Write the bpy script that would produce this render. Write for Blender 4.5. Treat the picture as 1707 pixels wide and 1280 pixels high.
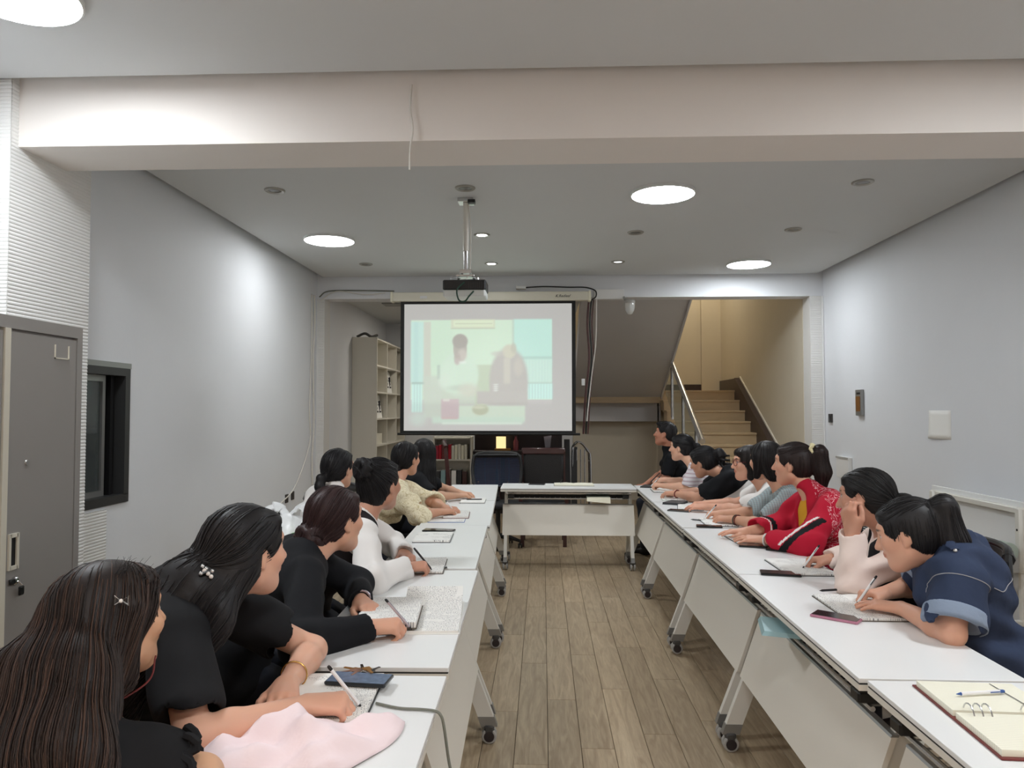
import bpy, math, random
import numpy as np
from mathutils import Vector, Matrix

for o in list(bpy.data.objects): bpy.data.objects.remove(o)
scene = bpy.context.scene
col = scene.collection
random.seed(7)
rng = np.random.default_rng(7)

# ------------------------------------------------------------------ camera
F_PX = 1230.0; VPX, VPY = 905.0, 684.0; CAM_H = 1.48
_yaw = math.atan((VPX-853.5)/F_PX)
_pit = math.atan((VPY-640)/math.hypot(F_PX, VPX-853.5))
FW = np.array([-math.sin(_yaw)*math.cos(_pit), math.cos(_yaw)*math.cos(_pit), math.sin(_pit)])
RT = np.array([math.cos(_yaw), math.sin(_yaw), 0.0]); UP = np.cross(RT, FW)
CAM = np.array([0, 0, CAM_H])
cd = bpy.data.cameras.new('camera'); cam = bpy.data.objects.new('camera', cd); col.objects.link(cam)
cd.sensor_width = 36; cd.lens = F_PX*36/1707; cd.clip_start = 0.05
cam.matrix_world = Matrix(((RT[0], UP[0], -FW[0], 0), (RT[1], UP[1], -FW[1], 0), (RT[2], UP[2], -FW[2], CAM_H), (0, 0, 0, 1)))
scene.camera = cam
# ------------------------------------------------------------------ world, exposure
w = bpy.data.worlds.new('world'); scene.world = w; w.use_nodes = True
w.node_tree.nodes['Background'].inputs[0].default_value = (0.6, 0.62, 0.66, 1)
w.node_tree.nodes['Background'].inputs[1].default_value = 0.05
vs = scene.view_settings
vs.view_transform = 'Standard'; vs.look = 'None'; vs.exposure = 0.22; vs.gamma = 1.0; vs.use_curve_mapping = False
LAMP = 46.0; SPOT = 60.0

def pray(x, y): return FW*F_PX + RT*(x-853.5) + UP*(640-y)
def atz(x, y, z):
    d = pray(x, y); return CAM + d*((z-CAM_H)/d[2])
def aty(x, y, Y):
    d = pray(x, y); return CAM + d*(Y/d[1])
def atx(x, y, X):
    d = pray(x, y); return CAM + d*(X/d[0])

# ------------------------------------------------------------------ materials
def srgb(c):
    return tuple(((v/255)/12.92 if v/255 <= .04045 else ((v/255+.055)/1.055)**2.4) for v in c)
MATS = {}
def mat(name, rgb, rough=.5, metal=0, bump=0, bscale=60, var=0, vscale=4, stretch=None, emit=0, trans=0, spec=.5, attr=None, coat=0, sss=0):
    m = bpy.data.materials.new(name); m.use_nodes = True; MATS[name] = m
    nt = m.node_tree; b = nt.nodes['Principled BSDF']
    c = srgb(rgb)
    b.inputs['Base Color'].default_value = (*c, 1); b.inputs['Roughness'].default_value = rough
    b.inputs['Metallic'].default_value = metal; b.inputs['Specular IOR Level'].default_value = spec
    b.inputs['Transmission Weight'].default_value = trans
    if coat: b.inputs['Coat Weight'].default_value = coat
    if sss:
        b.inputs['Subsurface Weight'].default_value = sss; b.inputs['Subsurface Radius'].default_value = (.012, .004, .002)
        b.inputs['Subsurface Scale'].default_value = 1
    tc = nt.nodes.new('ShaderNodeTexCoord')
    src = tc.outputs['Object']
    if stretch:
        mp = nt.nodes.new('ShaderNodeMapping'); mp.inputs['Scale'].default_value = stretch
        nt.links.new(src, mp.inputs[0]); src = mp.outputs[0]
    if var:
        n = nt.nodes.new('ShaderNodeTexNoise'); n.inputs['Scale'].default_value = vscale; n.inputs['Detail'].default_value = 4
        nt.links.new(src, n.inputs['Vector'])
        mx = nt.nodes.new('ShaderNodeMixRGB'); mx.inputs[1].default_value = (*[v*(1-var) for v in c], 1); mx.inputs[2].default_value = (*[min(1, v*(1+var)) for v in c], 1)
        nt.links.new(n.outputs['Fac'], mx.inputs[0]); nt.links.new(mx.outputs[0], b.inputs['Base Color'])
    if attr:
        a = nt.nodes.new('ShaderNodeAttribute'); a.attribute_name = attr
        nt.links.new(a.outputs['Color'], b.inputs['Base Color'])
        if emit: nt.links.new(a.outputs['Color'], b.inputs['Emission Color'])
    if emit:
        if not attr: b.inputs['Emission Color'].default_value = (*c, 1)
        b.inputs['Emission Strength'].default_value = emit
    if bump:
        n2 = nt.nodes.new('ShaderNodeTexNoise'); n2.inputs['Scale'].default_value = bscale; n2.inputs['Detail'].default_value = 3
        nt.links.new(src, n2.inputs['Vector'])
        bp = nt.nodes.new('ShaderNodeBump'); bp.inputs['Strength'].default_value = bump; bp.inputs['Distance'].default_value = .01
        nt.links.new(n2.outputs['Fac'], bp.inputs['Height']); nt.links.new(bp.outputs[0], b.inputs['Normal'])
    return m

mat('wall_paint', (226, 228, 231), .6, var=.03, vscale=2, bump=.05, bscale=40)
mat('ceiling_paint', (211, 213, 213), .75, var=.02, vscale=1.5)
mat('beam_paint', (234, 228, 222), .6, var=.02)
mat('wallpaper', (226, 225, 222), .7)
mat('stair_wall', (212, 203, 184), .7, var=.03)
mat('soffit_paint', (206, 205, 206), .8, var=.02)
mat('dark_stone', (58, 44, 42), .35, var=.3, vscale=20)
mat('step_stone', (196, 172, 136), .4, var=.12, vscale=6, stretch=(1, 3, 3))
mat('table_white', (236, 237, 236), .32, var=.01)
mat('table_cream', (226, 221, 210), .4, var=.015, vscale=3)
mat('edge_dark', (46, 46, 46), .5)
mat('frame_white', (222, 219, 210), .38)
mat('grey_metal', (150, 150, 148), .35, metal=.6)
mat('silver', (205, 205, 205), .25, metal=.9)
mat('chrome', (215, 215, 218), .15, metal=1)
mat('black_plastic', (22, 22, 23), .4)
mat('rubber_grey', (70, 68, 66), .6)
mat('wheel_grey', (170, 168, 164), .5)
mat('hub_dark', (44, 36, 38), .4)
mat('black_mesh', (30, 30, 32), .7)
mat('seat_black', (26, 26, 28), .85, bump=.3, bscale=200)
mat('locker_grey', (150, 146, 142), .42, var=.02)
mat('locker_strip', (222, 216, 200), .4)
mat('dark_hole', (20, 19, 19), .8)
mat('white_plastic', (230, 230, 228), .4)
mat('off_white', (226, 222, 205), .5)
mat('screen_black', (16, 17, 16), .6)
mat('lamp_glow', (244, 250, 255), .5, emit=LAMP)
mat('lamp_front', (244, 250, 255), .5, emit=LAMP*1.4)
mat('fill_warm', (255, 231, 213), .5, emit=LAMP*1.35)
mat('lamp_stair', (255, 238, 208), .5, emit=LAMP*1.2)
mat('lamp_soft', (250, 253, 255), .5, emit=LAMP*.62)
mat('fill_alcove', (255, 248, 236), .5, emit=LAMP*.8)
mat('spot_glow', (250, 253, 255), .5, emit=SPOT)
mat('spot_dim', (240, 244, 245), .5, emit=2.0)
mat('spot_off', (120, 118, 114), .3, metal=.4)
mat('ring_silver', (168, 166, 160), .35, metal=.5)
mat('lamp_rim', (225, 226, 224), .4)
mat('proj_black', (24, 25, 26), .35)
mat('proj_white', (226, 230, 228), .4)
mat('lens_glow', (215, 255, 235), .1, emit=3.0)
mat('cable_white', (220, 216, 208), .5)
mat('cable_black', (30, 30, 32), .5)
mat('cable_green', (28, 66, 52), .5)
mat('cable_maroon', (84, 52, 52), .6)
mat('cable_grey', (120, 122, 112), .5)
mat('shelf_board', (222, 218, 206), .5, var=.02)
mat('dark_red_wood', (62, 30, 30), .3, var=.25, vscale=6, stretch=(8, 8, 1), coat=.3)
mat('dark_brown_wood', (38, 27, 27), .4, var=.2, stretch=(8, 8, 1))
mat('blue_mesh', (44, 60, 84), .8)
mat('black_leather', (24, 23, 24), .5, bump=.2, bscale=120)
mat('paper', (244, 243, 238), .7)
mat('paper_cream', (240, 236, 214), .7)
mat('cover_dark', (52, 54, 56), .5)
mat('cover_brown', (92, 82, 70), .5)
mat('cover_maroon', (112, 40, 38), .45, bump=.1, bscale=150)
mat('phone_black', (14, 14, 16), .15)
mat('phone_body', (40, 42, 46), .3, metal=.3)
mat('phone_pink', (190, 128, 150), .35, metal=.3)
mat('pen_white', (238, 238, 238), .3)
mat('pen_black', (24, 24, 26), .3)
mat('pen_blue', (56, 92, 158), .3)
mat('pink_cloth', (246, 226, 228), .85, bump=.25, bscale=25)
mat('teal_case', (140, 172, 176), .4)
mat('green_folder', (172, 184, 172), .5)
mat('red_cloth', (176, 24, 44), .7)
mat('bag_white', (232, 234, 234), .3, trans=.08, bump=.6, bscale=18)
mat('bag_green', (70, 170, 50), .35, bump=.4, bscale=20)
mat('ink', (40, 40, 46), .8)
mat('ink_blue', (90, 110, 170), .8)
mat('ink_red', (170, 40, 60), .8)
mat('brass', (176, 128, 66), .35, metal=.7)
mat('amber_face', (128, 84, 38), .4, var=.4, vscale=60)
mat('gold', (214, 178, 110), .25, metal=1)
mat('pearl', (232, 226, 220), .25)
mat('yellow_card', (250, 224, 160), .5, emit=.9)
mat('red_bottle', (120, 50, 56), .4)
mat('glass_frame', (200, 195, 205), .1, metal=.6)
mat('socket_dark', (54, 50, 48), .5)

def glass_mat(name, rgb, alpha, rough=.08):
    m = bpy.data.materials.new(name); m.use_nodes = True; MATS[name] = m
    nt = m.node_tree; b = nt.nodes['Principled BSDF']
    b.inputs['Base Color'].default_value = (*srgb(rgb), 1); b.inputs['Roughness'].default_value = rough
    b.inputs['Alpha'].default_value = alpha
glass_mat('pane_glass', (96, 104, 104), .45)
glass_mat('stair_glass', (178, 196, 176), .3)
glass_mat('clear_globe', (226, 226, 222), .55)

def floor_material():
    m = bpy.data.materials.new('oak_plank'); m.use_nodes = True; MATS['oak_plank'] = m
    nt = m.node_tree; b = nt.nodes['Principled BSDF']; b.inputs['Roughness'].default_value = .38
    oi = nt.nodes.new('ShaderNodeObjectInfo'); tc = nt.nodes.new('ShaderNodeTexCoord')
    mp = nt.nodes.new('ShaderNodeMapping'); mp.inputs['Scale'].default_value = (9, .9, 1)
    geo = nt.nodes.new('ShaderNodeNewGeometry')
    ad = nt.nodes.new('ShaderNodeVectorMath'); ad.operation = 'ADD'
    ml = nt.nodes.new('ShaderNodeVectorMath'); ml.operation = 'SCALE'; ml.inputs[0].default_value = (7, 13, 5)
    nt.links.new(oi.outputs['Random'], ml.inputs['Scale'])
    nt.links.new(geo.outputs['Position'], ad.inputs[0]); nt.links.new(ml.outputs[0], ad.inputs[1])
    nt.links.new(ad.outputs[0], mp.inputs[0])
    n = nt.nodes.new('ShaderNodeTexNoise'); n.inputs['Scale'].default_value = 3; n.inputs['Detail'].default_value = 6; n.inputs['Distortion'].default_value = 1.6
    nt.links.new(mp.outputs[0], n.inputs['Vector'])
    wv = nt.nodes.new('ShaderNodeTexNoise'); wv.inputs['Scale'].default_value = 18; wv.inputs['Detail'].default_value = 3
    nt.links.new(mp.outputs[0], wv.inputs['Vector'])
    r = nt.nodes.new('ShaderNodeValToRGB')
    e = r.color_ramp.elements
    e[0].position = .3; e[0].color = (*srgb((160, 138, 110)), 1); e[1].position = .72; e[1].color = (*srgb((196, 176, 146)), 1)
    nt.links.new(n.outputs['Fac'], r.inputs[0])
    mx = nt.nodes.new('ShaderNodeMixRGB'); mx.blend_type = 'MULTIPLY'; mx.inputs[0].default_value = .25
    nt.links.new(r.outputs[0], mx.inputs[1]); nt.links.new(wv.outputs['Fac'], mx.inputs[2])
    hv = nt.nodes.new('ShaderNodeHueSaturation')
    mr = nt.nodes.new('ShaderNodeMapRange'); mr.inputs[3].default_value = .9; mr.inputs[4].default_value = 1.1
    nt.links.new(oi.outputs['Random'], mr.inputs[0]); nt.links.new(mr.outputs[0], hv.inputs['Value'])
    nt.links.new(mx.outputs[0], hv.inputs['Color']); nt.links.new(hv.outputs[0], b.inputs['Base Color'])
floor_material()

# ------------------------------------------------------------------ mesh helpers
class MB:
    def __init__(s): s.v = []; s.f = []; s.mi = []; s.mats = []
    def m(s, name):
        if name not in s.mats: s.mats.append(name)
        return s.mats.index(name)
    def add(s, vs, fs, mt=None):
        o = len(s.v); s.v += [tuple(map(float, v)) for v in vs]; k = s.m(mt) if mt else 0
        for f in fs: s.f.append(tuple(i+o for i in f)); s.mi.append(k)
    def hull8(s, p, mt=None):   # p: 4 bottom + 4 top, counterclockwise from above
        s.add(p, [(3, 2, 1, 0), (4, 5, 6, 7), (0, 1, 5, 4), (1, 2, 6, 5), (2, 3, 7, 6), (3, 0, 4, 7)], mt)
    def box(s, a, b, mt=None, bev=0):
        x0, y0, z0 = a; x1, y1, z1 = b
        if bev <= 0:
            s.hull8([(x0, y0, z0), (x1, y0, z0), (x1, y1, z0), (x0, y1, z0), (x0, y0, z1), (x1, y0, z1), (x1, y1, z1), (x0, y1, z1)], mt); return
        c = bev
        def ring(i, z): return [(x0+i+0, y0+c, z), (x0+c, y0+i, z), (x1-c, y0+i, z), (x1-i, y0+c, z), (x1-i, y1-c, z), (x1-c, y1-i, z), (x0+c, y1-i, z), (x0+i, y1-c, z)]
        rings = [ring(c*.6, z0), ring(0, z0+c*.6), ring(0, z1-c*.6), ring(c*.6, z1)]
        vs = sum(rings, []); fs = [tuple(range(7, -1, -1)), tuple(range(24, 32))]
        for k in range(3):
            for i in range(8): j = (i+1) % 8; fs.append((k*8+i, k*8+j, k*8+8+j, k*8+8+i))
        s.add(vs, fs, mt)
    def tube(s, pts, r, n=8, mt=None, closed=False, flat=1.0):
        pts = [np.array(p, float) for p in pts]; N = len(pts)
        rs = r if hasattr(r, '__len__') else [r]*N
        vs = []; prev = None
        for i, p in enumerate(pts):
            if closed: t = pts[(i+1) % N]-pts[i-1]
            else: t = pts[min(i+1, N-1)]-pts[max(i-1, 0)]
            t = t/(np.linalg.norm(t)+1e-9)
            if prev is None:
                u = np.cross(t, (0, 0, 1.0))
                if np.linalg.norm(u) < .05: u = np.cross(t, (0, 1.0, 0))
            else: u = prev-t*(prev@t)
            u = u/(np.linalg.norm(u)+1e-9); prev = u; q = np.cross(t, u)
            for k in range(n):
                a = 2*math.pi*k/n; vs.append(p+rs[i]*(math.cos(a)*u+math.sin(a)*q*flat))
        fs = []
        for i in range(N if closed else N-1):
            for k in range(n):
                j = (i+1) % N; l = (k+1) % n
                fs.append((i*n+k, j*n+k, j*n+l, i*n+l))
        if not closed: fs += [tuple(range(n)), tuple(range(N*n-1, (N-1)*n-1, -1))]
        s.add(vs, fs, mt)
    def cyl(s, a, b, r, n=16, mt=None, r2=None): s.tube([a, b], [r, r if r2 is None else r2], n, mt)
    def lathe(s, prof, c=(0, 0, 0), n=20, mt=None, axis='z'):
        vs = []; M = len(prof)
        for (r, h) in prof:
            for k in range(n):
                a = 2*math.pi*k/n; x, y = r*math.cos(a), r*math.sin(a)
                p = {'z': (x, y, h), 'y': (x, h, -y), 'x': (h, x, y)}[axis]
                vs.append((c[0]+p[0], c[1]+p[1], c[2]+p[2]))
        fs = []
        for i in range(M-1):
            for k in range(n): l = (k+1) % n; fs.append((i*n+k, i*n+l, i*n+n+l, i*n+n+k))
        fs.append(tuple(range(n-1, -1, -1))); fs.append(tuple(range((M-1)*n, M*n)))
        s.add(vs, fs, mt)
    def prism(s, poly, z0, z1, mt=None):   # poly in xy, ccw
        n = len(poly); vs = [(x, y, z0) for x, y in poly]+[(x, y, z1) for x, y in poly]
        s.add(vs, [tuple(range(n-1, -1, -1)), tuple(range(n, 2*n))]+[(i, (i+1) % n, n+(i+1) % n, n+i) for i in range(n)], mt)
    def extrude(s, poly3, d, mt=None):     # planar 3d polygon extruded by vector d
        n = len(poly3); d = np.array(d); vs = [tuple(p) for p in poly3]+[tuple(np.array(p)+d) for p in poly3]
        s.add(vs, [tuple(range(n-1, -1, -1)), tuple(range(n, 2*n))]+[(i, (i+1) % n, n+(i+1) % n, n+i) for i in range(n)], mt)
    def ell(s, c, r, n=14, m=9, mt=None):
        prof = [(math.sin(math.pi*i/m)*1.0, -math.cos(math.pi*i/m)) for i in range(m+1)]
        o = len(s.v); s.lathe([(max(p[0], .02), p[1]) for p in prof], n=n, mt=mt)
        for i in range(o, len(s.v)): v = s.v[i]; s.v[i] = (c[0]+v[0]*r[0], c[1]+v[1]*r[1], c[2]+v[2]*r[2])
    def build(s, name, mt=None, parent=None, smooth=False, fix=True):
        me = bpy.data.meshes.new(name); me.from_pydata(s.v, [], s.f)
        for mn in (s.mats or [mt]): me.materials.append(MATS[mn])
        if s.mats: me.polygons.foreach_set('material_index', s.mi)
        if fix:
            import bmesh
            bm = bmesh.new(); bm.from_mesh(me); bmesh.ops.recalc_face_normals(bm, faces=bm.faces); bm.to_mesh(me); bm.free()
        if smooth:
            me.polygons.foreach_set('use_smooth', [True]*len(me.polygons))
            try: me.set_sharp_from_angle(angle=math.radians(40))
            except Exception: pass
        o = bpy.data.objects.new(name, me); col.objects.link(o)
        if parent is not None: o.parent = parent
        return o

def tag(o, label=None, cat=None, group=None, kind=None):
    if label: o['label'] = label
    if cat: o['category'] = cat
    if group: o['group'] = group
    if kind: o['kind'] = kind
    return o
def thing(name, label, cat, loc=(0, 0, 0), rz=0, group=None):
    o = bpy.data.objects.new(name, None); col.objects.link(o); o.empty_display_size = .05
    o.location = loc; o.rotation_euler = (0, 0, rz)
    return tag(o, label, cat, group)
def struct(o): o['kind'] = 'structure'; return o
def box(name, a, b, mt, parent=None, bev=0):
    m = MB(); m.box(a, b, mt, bev); return m.build(name, parent=parent)
def tube(name, pts, r, mt, parent=None, n=8, closed=False, flat=1.0):
    m = MB(); m.tube(pts, r, n, mt, closed, flat); return m.build(name, parent=parent, smooth=True)
def copy_tree(o, parent=None, **kw):
    c = o.copy(); col.objects.link(c)
    if parent is not None: c.parent = parent
    for ch in o.children: copy_tree(ch, c)
    for k, v in kw.items(): c[k] = v
    return c
def spline(pts, n=8):
    pts = [np.array(p, float) for p in pts]; P = [2*pts[0]-pts[1]]+pts+[2*pts[-1]-pts[-2]]; out = []
    for i in range(1, len(P)-2):
        for k in range(n):
            t = k/n; a, b, c, d = P[i-1], P[i], P[i+1], P[i+2]
            out.append(.5*((2*b)+(c-a)*t+(2*a-5*b+4*c-d)*t*t+(3*b-a-3*c+d)*t**3))
    out.append(pts[-1]); return out
# ------------------------------------------------------------------ the room
XL, XR, ZC = -2.75, 3.32, 3.10
YB, YN = 8.85, -3.6
fl = struct(box('floor', (XL-.4, YN, -.12), (XR+.3, 14.2, -.012), 'dark_hole'))
PW, PL = .146, 1.24
plank_me = {}
rest = MB()
for i in range(-22, 25):
    x0 = i*PW+.02
    off = ((i*.437) % 1.0)*PL
    if x0 > XR or x0+PW < XL: continue
    y = YN-off
    while y < 14:
        ya, yb = max(y, YN), min(y+PL, 14.1)
        y += PL
        if yb-ya < .05: continue
        cx, cy = x0+PW/2, (ya+yb)/2
        if -1.15 < cx < 1.75 and 1.9 < cy < 9.6:
            L = round(yb-ya, 3)
            if L not in plank_me:
                m = MB(); g = .0011; m.box((-PW/2+g, -L/2+g, -.012), (PW/2-g, L/2-g, 0), 'oak_plank', bev=.0016)
                o = m.build('plank', parent=fl); plank_me[L] = o.data
            else:
                o = bpy.data.objects.new('plank', plank_me[L]); col.objects.link(o); o.parent = fl
            o.location = (cx, cy, 0)
        else:
            rest.box((x0+.002, ya+.002, -.012), (x0+PW-.002, yb-.002, 0), 'oak_plank')
o = rest.build('planks', parent=fl); o['kind'] = 'stuff'

# left wall with a window opening
WY0, WY1, WZ0, WZ1 = 3.95, 4.79, .88, 1.755
m = MB()
m.box((XL-.2, YN, 0), (XL, WY0, 3.3), 'wall_paint'); m.box((XL-.2, WY1, 0), (XL, YB, 3.3), 'wall_paint')
m.box((XL-.2, WY0, 0), (XL, WY1, WZ0), 'wall_paint'); m.box((XL-.2, WY0, WZ1), (XL, WY1, 3.3), 'wall_paint')
struct(m.build('wall_left'))
wn = struct(thing('window_1', None, None, (XL, (WY0+WY1)/2, WZ0)))
hw, hh = (WY1-WY0)/2, WZ1-WZ0
m = MB()
for a, b in (((-.12, -hw, 0), (.012, hw, .055)), ((-.12, -hw, hh-.05), (.012, hw, hh)), ((-.12, -hw, .05), (.012, -hw+.05, hh-.05)), ((-.12, hw-.055, .05), (.012, hw, hh-.05))):
    m.box(a, b, 'edge_dark')
fr = m.build('window_frame', parent=wn)
m = MB()
for a, b in (((-.1, -hw+.05, .055), (-.06, hw-.16, .09)), ((-.1, -hw+.05, hh-.09), (-.06, hw-.16, hh-.05)), ((-.1, hw-.19, .09), (-.06, hw-.16, hh-.09))):
    m.box(a, b, 'grey_metal')
m.build('sash', parent=wn)
box('sash_stile', (-.09, hw-.12, .055), (-.05, hw-.085, hh-.05), 'black_plastic', wn)
box('window_pane', (-.085, -hw+.05, .09), (-.075, hw-.19, hh-.09), 'pane_glass', wn)
box('window_rail', (-.11, -hw+.05, hh*.52), (-.09, hw-.19, hh*.52+.03), 'grey_metal', wn)
box('shutter_board', (-.19, -hw+.01, .01), (-.17, hw-.01, hh-.01), 'dark_stone', wn)  # added panel: stops world light and gives the darkness beyond the pane
box('window_lintel', (-.02, -hw-.02, hh), (.006, hw+.02, hh+.035), 'grey_metal', wn)

struct(box('wall_right', (XR, YN, 0), (XR+.2, YB, 3.3), 'wall_paint'))
struct(box('wall_behind', (XL-.2, YN-.2, 0), (XR+.2, YN, 3.3), 'wall_paint'))
# ribbed wallpaper pillar
def ribs(m, axis, fixed, u0, u1, z0, z1, depth, sgn, mt, pitch=.019):
    n = int((z1-z0)/pitch); vs = []; fs = []
    for i in range(n+1):
        for dz, dd in ((0, 0), (pitch*.35, depth), (pitch*.75, depth)):
            z = min(z0+i*pitch+dz, z1)
            for u in (u0, u1):
                vs.append((fixed+sgn*dd, u, z) if axis == 'x' else (u, fixed+sgn*dd, z))
    for i in range(len(vs)//2-1): fs.append((2*i, 2*i+1, 2*i+3, 2*i+2))
    m.add(vs, fs, mt)
m = MB(); m.box((XL, 3.46, 0), (-2.6, 4.10, 3.3), 'wallpaper')
ribs(m, 'x', -2.6, 3.46, 4.10, 0, 3.1, .0035, 1, 'wallpaper'); ribs(m, 'y', 3.46, XL, -2.6, 0, 3.1, .0035, -1, 'wallpaper')
struct(m.build('wall_pillar', fix=False))
m = MB(); m.box((XL, 4.10, 0), (XL+.008, 4.55, .86), 'wallpaper'); ribs(m, 'x', XL+.008, 4.10, 4.55, 0, .86, .0035, 1, 'wallpaper')
struct(m.build('wall_left_paper', fix=False))
# ceilings: floating panels with a shadow gap to the walls, slab above
struct(box('ceiling', (XL-.2, YN-.2, 3.26), (XR+.2, YB+.25, 3.4), 'ceiling_paint'))
struct(box('ceiling_panel_front', (XL+.02, YN+.03, ZC), (XR-.02, 3.44, ZC+.1), 'ceiling_paint'))
struct(box('ceiling_panel', (XL+.075, 3.885, ZC), (XR-.075, YB-.02, ZC+.1), 'ceiling_paint'))
struct(box('trim_1', (XL, 3.51, 2.785), (XR, 3.88, 3.26), 'beam_paint'))
struct(box('trim_2', (XL, YB, 2.835), (XR, YB+.24, 3.26), 'wall_paint'))
# jambs at the far opening
m = MB(); m.box((XL, YB, 0), (-2.655, YB+.24, 2.835), 'wallpaper'); ribs(m, 'y', YB, XL+.02, -2.66, 0, 2.835, .003, -1, 'wallpaper')
struct(m.build('wall_jamb_left', fix=False))
m = MB(); m.box((3.165, YB, 0), (XR, YB+.24, 2.835), 'wallpaper'); ribs(m, 'y', YB, 3.17, XR-.03, 0, 2.835, .003, -1, 'wallpaper')
struct(m.build('wall_jamb_right', fix=False))
struct(box('trim_3', (XR-.02, YB-.02, 0), (XR-.004, YB-.002, 2.835), 'white_plastic'))
# room beyond
struct(box('wall_alcove_left', (XL-.1, YB+.24, 0), (-2.66, 12.4, 3.2), 'wall_paint'))
struct(box('wall_far', (XL-.1, 12.4, 0), (.5, 12.55, 3.2), 'wall_paint'))
m = MB(); m.box((-2.66, YB+.24, 2.95), (.5, 12.4, 3.1), 'ceiling_paint')
ac = struct(m.build('ceiling_alcove'))
for y in (9.95, 11.3): box('air_vent', (-2.2, y, 2.935), (-1.75, y+.28, 2.951), 'grey_metal', ac)

# ------------------------------------------------------------------ staircase
S0, S1 = 1.89, 3.06
SW = 3.16
st = thing('staircase', 'beige stone staircase rising to a landing behind the far doorway opening', 'stairs', (S0, 9.0, 0))
def sl(p): return (p[0]-S0, p[1]-9.0, p[2])
zt, yt, n = 1.80, 11.94, 11
for i in range(n):
    z = zt-.16*i; y = yt-.30*i
    m = MB(); m.box(sl((S0, y, max(z-.16, 0) if i else z-.16)), sl((S1, y+.30 if i else y+.02, z-.03)), 'step_stone')
    m.box(sl((S0-.015, y-.025, z-.03)), sl((S1, y+.32 if i else y+1.36, z)), 'step_stone', bev=.004)
    m.build('step', parent=st)
def zs(y): return zt+(y-yt)*.16/.30
m = MB(); m.extrude([sl((S1, 8.95, 0)), sl((S1, yt, 1.6)), sl((S1, yt, zt+.2)), sl((S1, 8.95, zs(8.95)+.2))], (SW-S1, 0, 0), 'dark_stone'); m.build('stringer', parent=st)
m = MB(); m.extrude([sl((SW-.02, 8.95, zs(8.95)+.2)), sl((SW-.02, yt, zt+.2)), sl((SW-.02, yt, zt+.225)), sl((SW-.02, 8.95, zs(8.95)+.225))], (.02, 0, 0), 'table_cream'); m.build('stringer_cap', parent=st)
box('landing_slab', sl((.5, yt+.012, 1.6)), sl((SW, 13.3, 1.77)), 'step_stone', st)
m = MB(); m.box(sl((.5, 13.27, zt)), sl((SW, 13.3, zt+.14)), 'dark_stone'); m.box(sl((SW-.03, yt, zt)), sl((SW, 13.3, zt+.2)), 'dark_stone'); m.build('skirting', parent=st)
# balustrade
RX = S0+.03
def rail(y): return (RX, y, zs(y)+.87)
m = MB(); m.tube([sl(rail(y)) for y in (9.0, 9.6, 10.4, 11.2, 11.7)], .038, 10, 'silver'); m.build('handrail', parent=st, smooth=True)
for y in (9.35, 10.2, 11.05):
    m = MB(); m.box(sl((RX-.014, y-.022, zs(y)+.02)), sl((RX+.014, y+.022, zs(y)+.84)), 'silver'); m.box(sl((RX-.02, y-.01, zs(y)+.05)), sl((RX-.015, y+.01, zs(y)+.84)), 'black_plastic'); m.build('baluster', parent=st)
for ya, yb in ((9.4, 10.15), (10.25, 11.0), (11.1, 11.65)):
    m = MB(); m.extrude([sl((RX, ya, zs(ya)+.1)), sl((RX, yb, zs(yb)+.1)), sl((RX, yb, zs(yb)+.78)), sl((RX, ya, zs(ya)+.78))], (.01, 0, 0), 'stair_glass'); m.build('glass_panel', parent=st)
# upper flight seen from below
up = thing('upper_stair_flight', 'grey sloping underside of the upper stair flight beside the screen', 'stairs', (1.2, 10, 0))
m = MB()
y0, z0, y1, z1 = 12.2, 1.57, 9.09, 3.15
m.extrude([(.5-1.2, y0-10, z0), (.5-1.2, y1-10, z1), (.5-1.2, y1-10, z1+.3), (.5-1.2, y0-10, z0+.3)], (S0-.5, 0, 0), 'soffit_paint'); m.build('soffit', parent=up)
box('landing_beam', (.5-1.2, 2.15, 1.30), (S0-1.2, 2.36, 1.6), 'soffit_paint', up)
box('stair_string', (S0-.02-1.2, 2.15, 1.30), (S0+.03-1.2, 2.36, 1.8), 'soffit_paint', up)
m = MB(); m.extrude([(S0-1.2, y0-10, z0-.04), (S0-1.2, y1-10, z1-.04), (S0-1.2, y1-10, z1+.36), (S0-1.2, y0-10, z0+.36)], (.025, 0, 0), 'soffit_paint'); m.build('flight_edge', parent=up)
struct(box('wall_under_stairs', (.5, 12.36, 0), (S0, 12.5, 1.6), 'stair_wall'))
struct(box('wall_stair_side', (S0, 12.3, 0), (SW, 12.4, 1.6), 'stair_wall'))
struct(box('wall_stair_right', (SW, YB+.24, 0), (XR+.2, 13.4, 4.7), 'stair_wall'))
struct(box('wall_landing', (.4, 13.3, 1.55), (XR, 13.45, 4.7), 'stair_wall'))
struct(box('trim_4', (2.82, 13.22, 1.8), (SW, 13.3, 4.7), 'stair_wall'))
struct(box('wall_stair_left', (.38, 9.09, 3.2), (.45, 13.4, 4.7), 'stair_wall'))
struct(box('wall_stair_front', (.38, 8.97, 3.26), (XR+.1, 9.09, 4.7), 'stair_wall'))
struct(box('ceiling_stairwell', (.38, 8.97, 4.7), (XR+.2, 13.45, 4.8), 'ceiling_paint'))

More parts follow.
